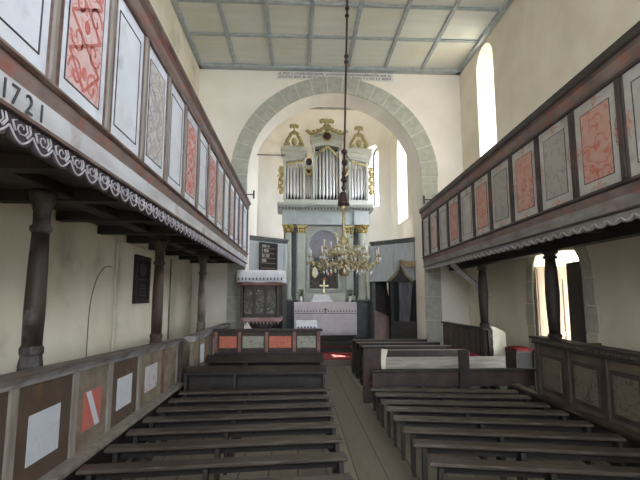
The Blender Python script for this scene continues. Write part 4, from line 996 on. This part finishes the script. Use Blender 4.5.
# ------------------------------------------------------------------ altarpiece
OC = 1.0
ar = thing('altarpiece', (OC, 16.7, 0.4), 'grey-green columned altarpiece carrying the organ above the altar', 'altarpiece')
for a, b in ((-0.80, -0.06), (1.99, 2.78)):
    MB().box(a, b, 16.25, 17.0, 0.4, 1.66).build('pedestal', 'orgdark', ar, bevel=0.01)
    MB().box(a - 0.03, b + 0.03, 16.22, 17.02, 1.66, 1.74).build('pedestal_cap', 'orgdark', ar, bevel=0.015)
MB().box(-0.1, 2.05, 16.7, 16.9, 0.4, 4.55).build('back_panel', 'orgpaint', ar)
MB().box(-0.55, 2.55, 16.9, 17.0, 0.4, 4.55).build('back_board', 'orgdark', ar)
def fcolumn(x, r, y):
    c = MB().lathe([(r * 1.35, 0), (r * 1.35, 0.06), (r * 1.15, 0.09), (r * 1.25, 0.13), (r, 0.17), (r * 1.0, 0.9), (r * 0.88, 2.46)], (x, y, 1.74), 24).build('column', 'column_g', ar)
    mb = MB(); mb.lathe([(r * 0.9, 0), (r * 1.1, 0.02), (r * 0.95, 0.05), (r * 1.05, 0.16), (r * 1.4, 0.27), (r * 1.5, 0.3)], (x, y, 4.2), 20)
    for ring_, (zz, rr, nn) in enumerate(((4.27, r * 1.12, 8), (4.37, r * 1.22, 8), (4.46, r * 1.42, 4))):
        for k in range(nn):
            a = 2 * PI * (k + ring_ * 0.5) / nn; ca, sa = math.cos(a), math.sin(a)
            mb.tube([(x + rr * 0.85 * ca, y + rr * 0.85 * sa, zz - 0.05), (x + rr * 1.05 * ca, y + rr * 1.05 * sa, zz), (x + rr * 1.3 * ca, y + rr * 1.3 * sa, zz + 0.03), (x + rr * 1.28 * ca, y + rr * 1.28 * sa, zz - 0.005)], [0.03, 0.035, 0.03, 0.015], 6)
    mb.build('capital', 'gold', ar)
fcolumn(-0.37, 0.13, 16.5); fcolumn(2.36, 0.15, 16.5)
for x in (0.11, 1.90):
    MB().box(x - 0.14, x + 0.14, 16.52, 16.72, 1.74, 4.22).build('pilaster', 'column_g', ar, bevel=0.01)
    MB().box(x - 0.19, x + 0.19, 16.48, 16.74, 1.74, 1.9).build('pilaster_base', 'column_g', ar, bevel=0.01)
    mb = MB(); mb.box(x - 0.15, x + 0.15, 16.5, 16.72, 4.2, 4.5)
    for k in range(4):
        for zz in (4.27, 4.38):
            xx = x - 0.13 + k * 0.087; mb.tube([(xx, 16.5, zz - 0.05), (xx, 16.47, zz), (xx, 16.43, zz + 0.03), (xx, 16.43, zz)], [0.03, 0.035, 0.03, 0.015], 6)
    for sx in (-1, 1): mb.ball((x + sx * 0.18, 16.46, 4.44), 0.05)
    mb.build('pilaster_capital', 'gold', ar)
MB().box(-0.16, -0.08, 16.6, 16.75, 1.74, 4.5).build('recess_shade_strip', 'orgdark', ar); MB().box(2.1, 2.2, 16.6, 16.75, 1.74, 4.5).build('recess_shade_strip', 'orgdark', ar)  # dark solid strips paint in shade between columns and pilasters
# picture
pic = MB(); pic.prism(arch_pts(0.38, 1.52, 2.12, 4.36, 20), 16.66, 16.70, 'xz'); po_ = pic.build('picture', 'skyp', ar); po_['label'] = 'arched altar painting with violet clouds and dark figures'
mb = MB(); mb.box(0.44, 1.46, 16.65, 16.66, 2.15, 3.3); mb.build('dark_scene', 'darkp', po_)
mb = MB(); mb.ball((1.2, 16.655, 2.85), 0.16, 1, 0.08, 1.5); mb.ball((0.98, 16.655, 2.5), 0.1, 1, 0.08, 1.0); mb.build('robed_figure', 'orp', po_)
mb = MB(); mb.ball((0.62, 16.655, 2.75), 0.13, 1, 0.08, 1.8); mb.build('pale_figure', 'flower', po_)
ps = arch_pts(0.38, 1.52, 2.12, 4.36, 20); pts = [(p[0], 16.64, p[1]) for p in ps]; pts.append(pts[0])
mb = MB()
for a, b in zip(pts[:-1], pts[1:]): mb.bar(a, b, 0.07, 0.08, 0, (0, 1, 0))
mb.build('picture_frame', 'orgpaint', ar)
mb = MB(); mb.box(0.90, 0.95, 16.06, 16.09, 1.98, 2.43); mb.box(0.77, 1.08, 16.06, 16.09, 2.22, 2.27); mb.lathe([(0.09, 0), (0.09, 0.03), (0.03, 0.07), (0.02, 0.2), (0.035, 0.25), (0.02, 0.34)], (0.925, 16.075, 1.672), 12)
cr = mb.build('altar_cross', 'brass'); tag(cr, 'gilt cross on a stem standing on altar before the dark painting', 'cross')
MB().box(0.2, 1.7, 16.2, 16.55, 1.66, 1.98).build('ledge', 'orgpaint', ar, bevel=0.01)
# entablature
mb = MB(); mb.box(-0.56, 2.6, 16.42, 17.0, 4.5, 5.02, 0)
for a, b in ((-0.6, -0.1), (2.05, 2.62)): mb.box(a, b, 16.33, 16.45, 4.5, 5.02, 0)
mb.build('entablature', 'orgblue', ar, bevel=0.01)
mb = MB()
mb.prism([(16.40, 5.0), (16.24, 5.12), (16.14, 5.2), (16.12, 5.28), (17.1, 5.28), (17.1, 5.0)], -0.78, 2.74, 'yz')
mb.build('cornice', 'orgpaint', ar)
mb = MB()
for k in range(30): x = -0.72 + k * 0.118; mb.box(x, x + 0.055, 16.2, 16.3, 5.05, 5.12)
mb.build('dentils', 'orgdark', ar)

# ------------------------------------------------------------------ organ
og = thing('pipe_organ', (OC, 16.8, 5.28), 'grey-green pipe organ case with silver pipes and gilt ornaments', 'organ')
YF = 16.45
MB().box(-0.54, 2.58, YF, 17.1, 5.28, 5.46).build('plinth', 'orgpaint', og, bevel=0.01)
MB().box(-0.50, 2.55, YF + 0.3, 17.1, 5.46, 6.75).build('case', 'black', og)  # black blocks paint in the shade behind the pipes
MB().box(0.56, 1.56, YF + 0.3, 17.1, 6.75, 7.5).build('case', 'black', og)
bays = [(-0.52, 0.20, 6.95, 5, 0, 'L'), (0.20, 0.56, 6.55, 4, 0.0, 'l'), (0.56, 1.56, 7.45, 7, 0.12, 'C'), (1.56, 1.92, 6.55, 4, 0.0, 'r'), (1.92, 2.60, 6.95, 5, 0, 'R')]
for x in (-0.52, 0.20, 0.56, 1.56, 1.92, 2.58):
    zt = 7.5 if x in (0.56, 1.56) else 6.95
    yy = YF - 0.08 if x in (0.56, 1.56) else YF
    MB().box(x - 0.045, x + 0.045, yy, yy + 0.22, 5.46, zt).build('stile', 'orgpaint', og, bevel=0.008)
for x0, x1, zt, n, bow, kd in bays:
    w = x1 - x0 - 0.1
    for k in range(n):
        u = (k + 0.5) / n; x = x0 + 0.05 + w * u; r = w / n * 0.40
        c = 1 - abs(2 * u - 1)
        if kd == 'C': foot = 0.32 - 0.14 * c
        elif kd in 'Ll': foot = 0.34 - 0.22 * u
        else: foot = 0.12 + 0.22 * u
        y = YF + 0.12 - bow * math.sin(PI * u)
        top = zt - 0.12 + (0.1 * c if kd == 'C' else 0)
        MB().lathe([(r * 0.25, 0), (r, foot), (r, foot + 0.02), (r * 0.98, top - 5.46)], (x, y, 5.46), 14).build('pipe', 'tin', og)
    # gilt swag of carved leafwork over the pipe tops
    mb = MB(); mm = 16
    for k in range(mm + 1):
        u = k / mm; x = x0 + 0.05 + w * u
        if kd == 'C': dz = 0.02 - 0.36 * abs(2 * u - 1) ** 1.3
        elif kd == 'L': dz = -0.14 + 0.16 * u
        elif kd == 'R': dz = 0.02 - 0.16 * u
        else: dz = -0.12 + 0.14 * (2 * u - 1) ** 2
        mb.ball((x, YF + 0.02 - bow * math.sin(PI * u), zt - 0.02 + dz), 0.045 + 0.015 * (k % 2), 1, 0.7, 1.1, 8)
    mb.build('carved_swag', 'goldl', og)
# tower heads
def head(x0, x1, z0, z1, y, name='tower_head', sgn=0):
    mb = MB(); n = 16; w = x1 - x0
    top = []; bot = []
    for i in range(n + 1):
        u = i / n
        if sgn == 0: zb = z0 + 0.12 * math.sin(PI * u) ; ztp = z1 - 0.18 * abs(2 * u - 1) ** 2
        elif sgn < 0: zb = z0 - 0.1 + 0.16 * u; ztp = z1 + 0.02 * math.sin(u * 6)
        else: zb = z0 + 0.06 - 0.16 * u; ztp = z1 + 0.02 * math.sin(u * 6)
        top.append((x0 + w * u, ztp)); bot.append((x0 + w * u, zb))
    for i in range(n):
        mb.prism([bot[i], bot[i + 1], top[i + 1], top[i]], y, y + 0.5, 'xz')
    # projecting curved cornice bands
    for (f, e) in ((1.0, 0.05), (0.72, 0.03), (0.25, 0.03)):
        for i in range(n):
            a = [(bot[j][0], bot[j][1] + (top[j][1] - bot[j][1]) * f) for j in (i, i + 1)]
            mb.prism([(a[0][0], a[0][1] - 0.05), (a[1][0], a[1][1] - 0.05), (a[1][0], a[1][1] + 0.01), (a[0][0], a[0][1] + 0.01)], y - e - 0.02, y, 'xz')
    xm = (x0 + x1) / 2; hw = w / 2
    mb.prism([(x0 - 0.06, z1 - 0.14), (x0 - 0.09, z1 - 0.02), (x1 + 0.09, z1 - 0.02), (x1 + 0.06, z1 - 0.14)], y - 0.08, y + 0.5, 'xz') if sgn else None
    for s_ in (-1, 1):
        xe = xm + s_ * hw
        mb.prism([(xe, z1 - 0.12), (xe + s_ * 0.09, z1 - 0.16), (xe + s_ * 0.07, z1 - 0.3), (xe + s_ * 0.02, (z0 + z1) / 2 - 0.05), (xe, z0 - 0.1)], y - 0.03, y + 0.4, 'xz')
    return mb.build(name, 'orgpaint', og)
head(-0.60, 0.22, 6.98, 7.46, YF - 0.05, sgn=-1); head(1.90, 2.68, 6.98, 7.42, YF - 0.05, sgn=1)
head(0.50, 1.62, 7.42, 8.02, YF - 0.1)
for x in (0.38, 1.74):   # links between towers
    MB().prism([(x - 0.16, 6.62), (x + 0.16, 6.62), (x + 0.16, 6.95), (x + 0.08, 6.78), (x - 0.08, 6.78), (x - 0.16, 6.95)], YF + 0.05, YF + 0.4, 'xz').build('link_cornice', 'orgpaint', og)
    mb = MB(); mb.ball((x, YF + 0.08, 6.92), 0.12, 1, 0.6, 1.3); mb.build('dark_urn', 'maroon', og)
    mb = MB(); mb.tube([(x - 0.17, YF, 6.72), (x - 0.1, YF, 6.66), (x, YF, 6.64), (x + 0.1, YF, 6.66), (x + 0.17, YF, 6.72)], 0.03, 8); mb.build('gilt_garland', 'gold', og)
mb = MB(); mb.lathe([(0.17, 0), (0.17, 0.05), (0.13, 0.07)], (0, 0, 0), 20); o = None
mb2 = MB(); mb2.T = Matrix.Translation((1.06, YF - 0.15, 7.85)) @ Matrix.Rotation(PI / 2, 4, 'X'); mb2.lathe([(0.15, 0), (0.15, 0.04), (0.10, 0.06)], (0, 0, 0), 20); mb2.build('roundel', 'maroon', og)
mb2 = MB(); mb2.tube([(1.06 + 0.17 * math.cos(2 * PI * i / 16), YF - 0.18, 7.85 + 0.17 * math.sin(2 * PI * i / 16)) for i in range(17)], 0.028, 8); mb2.build('roundel_wreath', 'gold', og)
# crests
def scroll(mb, x, z, y, r, turns, s, th=0.03, ph=0):
    pts = [(x + s * (r * (1 - 0.75 * i / 20)) * math.cos(ph + turns * 2 * PI * i / 20), y, z + (r * (1 - 0.75 * i / 20)) * math.sin(ph + turns * 2 * PI * i / 20)) for i in range(21)]
    mb.tube(pts, [th * (1 - 0.4 * i / 20) for i in range(21)], 8)
mb = MB(); y = YF
mb.prism([(0.96, 8.0), (1.16, 8.0), (1.12, 8.2), (1.2, 8.35), (0.92, 8.35), (1.0, 8.2)], y - 0.04, y + 0.06, 'xz')
for k in range(7): mb.ball((0.84 + k * 0.073, y, 8.5 + 0.03 * (k % 2)), 0.07, 1, 0.7, 1.3)
mb.ball((1.06, y, 8.28), 0.13, 1.3, 0.6, 1)
for s in (-1, 1):
    mb.tube([(1.06 + s * 0.1, y, 8.24), (1.06 + s * 0.25, y, 8.14), (1.06 + s * 0.42, y, 8.02), (1.06 + s * 0.62, y, 8.02), (1.06 + s * 0.74, y, 8.12)], [0.07, 0.075, 0.065, 0.075, 0.04], 8)
    for q_ in range(4): mb.ball((1.06 + s * (0.2 + q_ * 0.15), y - 0.03, 8.2 - 0.05 * q_), 0.06, 1.2, 0.8, 0.8)
    mb.ball((1.06 + s * 0.68, y, 8.05), 0.07); scroll(mb, 1.06 + s * 0.72, 8.08, y, 0.08, 1.2, s)
mb.build('crest', 'goldl', og)
for cx, zb in ((-0.18, 7.46), (2.28, 7.42)):
    mb = MB()
    mb.box(cx - 0.32, cx + 0.32, y - 0.04, y + 0.1, zb, zb + 0.06)
    for s in (-1, 1):
        mb.tube([(cx + s * 0.3, y, zb + 0.05), (cx + s * 0.27, y, zb + 0.25), (cx + s * 0.16, y, zb + 0.42), (cx + s * 0.1, y, zb + 0.58)], [0.085, 0.07, 0.065, 0.06], 8)
        for q_ in range(5): mb.ball((cx + s * (0.33 - q_ * 0.045), y - 0.03, zb + 0.1 + q_ * 0.1), 0.05, 1.2, 0.8, 0.8)
        scroll(mb, cx + s * 0.24, zb + 0.12, y, 0.09, 1.3, s)
    mb.ball((cx, y, zb + 0.22), 0.11, 1, 0.6, 1.4); mb.ball((cx, y, zb + 0.58), 0.1, 1.1, 0.6, 0.9)
    mb.box(cx - 0.03, cx + 0.03, y - 0.03, y + 0.03, zb + 0.6, zb + 0.75)
    for k in range(5): mb.ball((cx - 0.12 + k * 0.06, y, zb + 0.82 + 0.03 * (k % 2)), 0.06, 1, 0.7, 1.4)
    mb.build('finial', 'goldl', og)
for s, cx in ((-1, -0.66), (1, 2.73)):
    mb = MB(); random.seed(9)
    for k in range(12):
        z = 5.75 + k * 0.08; mb.ball((cx + 0.045 * math.sin(k * 1.7), YF + 0.1, z), 0.06 + 0.02 * (k % 3 == 0), 1, 0.6, 1.1)
    for k in range(4): scroll(mb, cx + s * 0.03, 5.85 + k * 0.24, YF + 0.08, 0.1, 1.2, s * (-1) ** k, 0.022)
    mb.box(cx - 0.08, cx + 0.08, YF + 0.06, YF + 0.14, 6.68, 6.74)
    mb.box(min(cx, cx - s * 0.16), max(cx, cx - s * 0.16), YF + 0.1, YF + 0.14, 5.9, 5.96)
    mb.build('carved_wing', 'gold', og)

# ------------------------------------------------------------------ chandelier
CX, CY = 0.92, 9.0
ch = thing('chandelier', (CX, CY, 3.0), 'gilt candle chandelier hanging on a long rod before the altar', 'chandelier')
RX = lambda z: CX + 0.11 * (z - 3.9) / 4.35
MB().tube([(RX(8.25), CY, 8.25), (CX, CY, 3.9)], 0.022, 8).build('rod', 'maroon', ch)
for z in (8.05, 7.88, 6.95, 6.82): MB().ball((RX(z), CY, z), 0.05, 1, 1, 1).build('knob', 'maroon', ch)
for z, r in ((4.85, 0.06), (4.62, 0.05), (4.4, 0.045), (4.25, 0.07), (4.08, 0.05)): MB().lathe([(0.02, -0.08), (r, -0.03), (r * 1.15, 0), (r * 0.7, 0.03), (0.02, 0.08)], (RX(z), CY, z), 12).build('bead', 'maroon', ch)
mb = MB()
mb.lathe([(0.03, 0.3), (0.07, 0.27), (0.085, 0.22), (0.12, 0.06), (0.125, 0.0), (0.03, -0.01)], (CX, CY, 3.70), 16)
mb.build('turned_weight', 'maroon', ch)
MB().lathe([(0.02, 0.0), (0.09, 0.02), (0.13, 0.1), (0.07, 0.18), (0.09, 0.25), (0.14, 0.34), (0.11, 0.42), (0.06, 0.5), (0.08, 0.58), (0.13, 0.66), (0.12, 0.72), (0.05, 0.82), (0.035, 0.95), (0.03, 1.3), (0.06, 1.34), (0.10, 1.4), (0.03, 1.46)],
           (CX, CY, 2.26), 20).build('body', 'brass', ch)
mb = MB(); random.seed(4)
for k in range(70):
    a = random.uniform(0, 2 * PI); z = random.uniform(2.38, 3.16); r = 0.09 + 0.05 * math.sin((z - 2.3) * 9) + random.uniform(0, 0.04)
    p = Vector((CX + r * math.cos(a), CY + r * math.sin(a), z)); d_ = Vector((math.cos(a), math.sin(a), random.uniform(-.5, .8))).normalized()
    mb.tube([p, p + d_ * 0.04, p + d_ * 0.075 + Vector((0, 0, 0.02))], [0.008, 0.022, 0.006], 5)
mb.build('body_leaves', 'flower', ch)
random.seed(12)
def arm(a, R, z0, zc, kk):
    ca, sa = math.cos(a), math.sin(a)
    def P(r, z, off=0): return (CX + r * ca - off * sa, CY + r * sa + off * ca, z)
    mb = MB(); pts = [P(0.05, z0), P(R * 0.25, z0 - 0.02), P(R * 0.45, z0 - 0.12), P(R * 0.68, z0 - 0.2), P(R * 0.9, z0 - 0.14), P(R, zc - 0.09), P(R, zc - 0.02)]
    mb.tube(pts, [0.016, 0.015, 0.014, 0.014, 0.013, 0.012, 0.012], 6)
    # curl and leaves
    cur = [P(R * 0.62 + 0.07 * (1 - i / 14) * math.cos(i * 0.6), z0 - 0.1 + 0.07 * (1 - i / 14) * math.sin(i * 0.6)) for i in range(13)]
    mb.tube(cur, 0.009, 5)
    am = mb.build('arm', 'brass', ch)
    mb = MB()
    for k in range(20):
        t_ = 0.12 + 0.9 * k / 19; r = R * t_; zz = z0 - 0.18 * math.sin(min(1, t_ * 1.1) * PI * 0.8) + (0.05 if t_ > .9 else 0)
        for s in (-1, 1):
            q = Vector(P(r, zz)); dd = Vector(P(r + random.uniform(-.03, .05), zz + random.uniform(-.10, .08), s * random.uniform(0.03, 0.095)))
            mb.tube([q, (q + dd) / 2 + Vector((0, 0, 0.012)), dd], [0.007, 0.024, 0.005], 5)
    mb.build('leaves', 'flower', am)
    mb = MB()
    for k in range(5):
        b = 2 * PI * k / 5; x, y, z = P(R, zc - 0.03); x += 0.045 * math.cos(b); y += 0.045 * math.sin(b)
        mb.lathe([(0.002, -0.075), (0.013, -0.045), (0.002, 0)], (x, y, z), 6, sm=False)
    for k in range(3):
        x, y, z = P(R * (0.4 + 0.2 * k), z0 - 0.2 - 0.02 * k); mb.lathe([(0.002, -0.09), (0.016, -0.05), (0.002, 0)], (x, y, z), 6, sm=False)
    mb.build('crystal_drops', 'cloth', am, kind='stuff')
    MB().lathe([(0.012, 0), (0.05, 0.015), (0.055, 0.03), (0.022, 0.03), (0.024, 0.06), (0.016, 0.06)], P(R, zc - 0.04), 12).build('drip_pan', 'brass', am)
    if kk: MB().lathe([(0.014, 0), (0.013, 0.13), (0.004, 0.14)], P(R, zc + 0.02), 10).build('candle', 'wax', am)
for k in range(10): arm(2 * PI * (k + 0.35) / 10, 0.71, 2.62, 2.66, True)
for k in range(6): arm(2 * PI * (k + 0.1) / 6, 0.40, 2.86, 2.84, k % 2 == 0 or k == 3)

# ------------------------------------------------------------------ light and camera
w = bpy.data.worlds.new('World'); sc.world = w; w.use_nodes = True
nt = w.node_tree; bg = nt.nodes['Background']; bg.inputs['Color'].default_value = (0.86, 0.93, 1.0, 1); bg.inputs['Strength'].default_value = 3.0
sun = bpy.data.lights.new('sun', 'SUN'); sun.energy = 6.0; sun.angle = math.radians(0.53); sun.color = (1, 0.95, 0.86)
so = bpy.data.objects.new('sun', sun); COL.objects.link(so)
so.rotation_euler = Vector((2.3, 1.17, 5.5)).normalized().to_track_quat('Z', 'Y').to_euler()
def portal(c, nrm, sx, sy, name):
    l = bpy.data.lights.new(name, 'AREA'); l.shape = 'RECTANGLE'; l.size = sx; l.size_y = sy; l.energy = 1
    l.cycles.is_portal = True
    o = bpy.data.objects.new(name, l); COL.objects.link(o); o.location = c
    o.rotation_euler = (-Vector(nrm)).to_track_quat('Z', 'Y').to_euler()
# each portal guides sampling of the sky through one opening, several of them added for light
portal((XR + TH + 0.02, 10.33, 6.35), (-1, 0, 0), 1.0, 3.5, 'window_portal')
portal((XR + TH + 0.02, -1.25, 6.3), (-1, 0, 0), 1.3, 3.4, 'window_portal')
portal((XR + TH + 0.02, 7.82, 1.45), (-1, 0, 0), 1.6, 2.95, 'door_portal')
portal((1.0, -4.82, 1.35), (0, 1, 0), 1.8, 2.7, 'door_portal')
portal((-0.95, -4.82, 5.6), (0, 1, 0), 1.9, 4.4, 'window_portal')
portal((2.75, -4.82, 5.6), (0, 1, 0), 1.9, 4.4, 'window_portal')
portal((XR + TH + 0.02, 2.85, 6.3), (-1, 0, 0), 1.3, 3.4, 'window_portal')
for i, (u, z, sx, sy) in ((2, (1.2, 5.5, 1.0, 3.5)), (4, (1.85, 6.1, 1.2, 3.3)), (3, (1.45, 6.8, 0.8, 2.7))):
    T = W['T%d' % i]; c = T @ Vector((u, 0.62, z)); nr = T.to_3x3() @ Vector((0, -1, 0)); portal(c, nr, sx, sy, 'window_portal')

cam = bpy.data.cameras.new('camera'); co = bpy.data.objects.new('camera', cam); COL.objects.link(co); sc.camera = co
cam.sensor_fit = 'HORIZONTAL'; cam.sensor_width = 36; cam.lens = 36 * 450 / 640; cam.clip_start = 0.05; cam.clip_end = 300
co.location = (0, 0, 1.85)
co.rotation_euler = (PI / 2 + math.radians(7.219), 0, -math.radians(2.777))

vs_ = sc.view_settings; sc.display_settings.display_device = 'sRGB'
vs_.view_transform = 'Standard'; vs_.look = 'None'; vs_.gamma = 1; vs_.use_curve_mapping = False; vs_.exposure = 3.0
sc.cycles.max_bounces = 14; sc.cycles.diffuse_bounces = 10; sc.cycles.glossy_bounces = 4; sc.cycles.transparent_max_bounces = 12
sc.cycles.sample_clamp_indirect = 6.0
sc.cycles.use_denoising = True
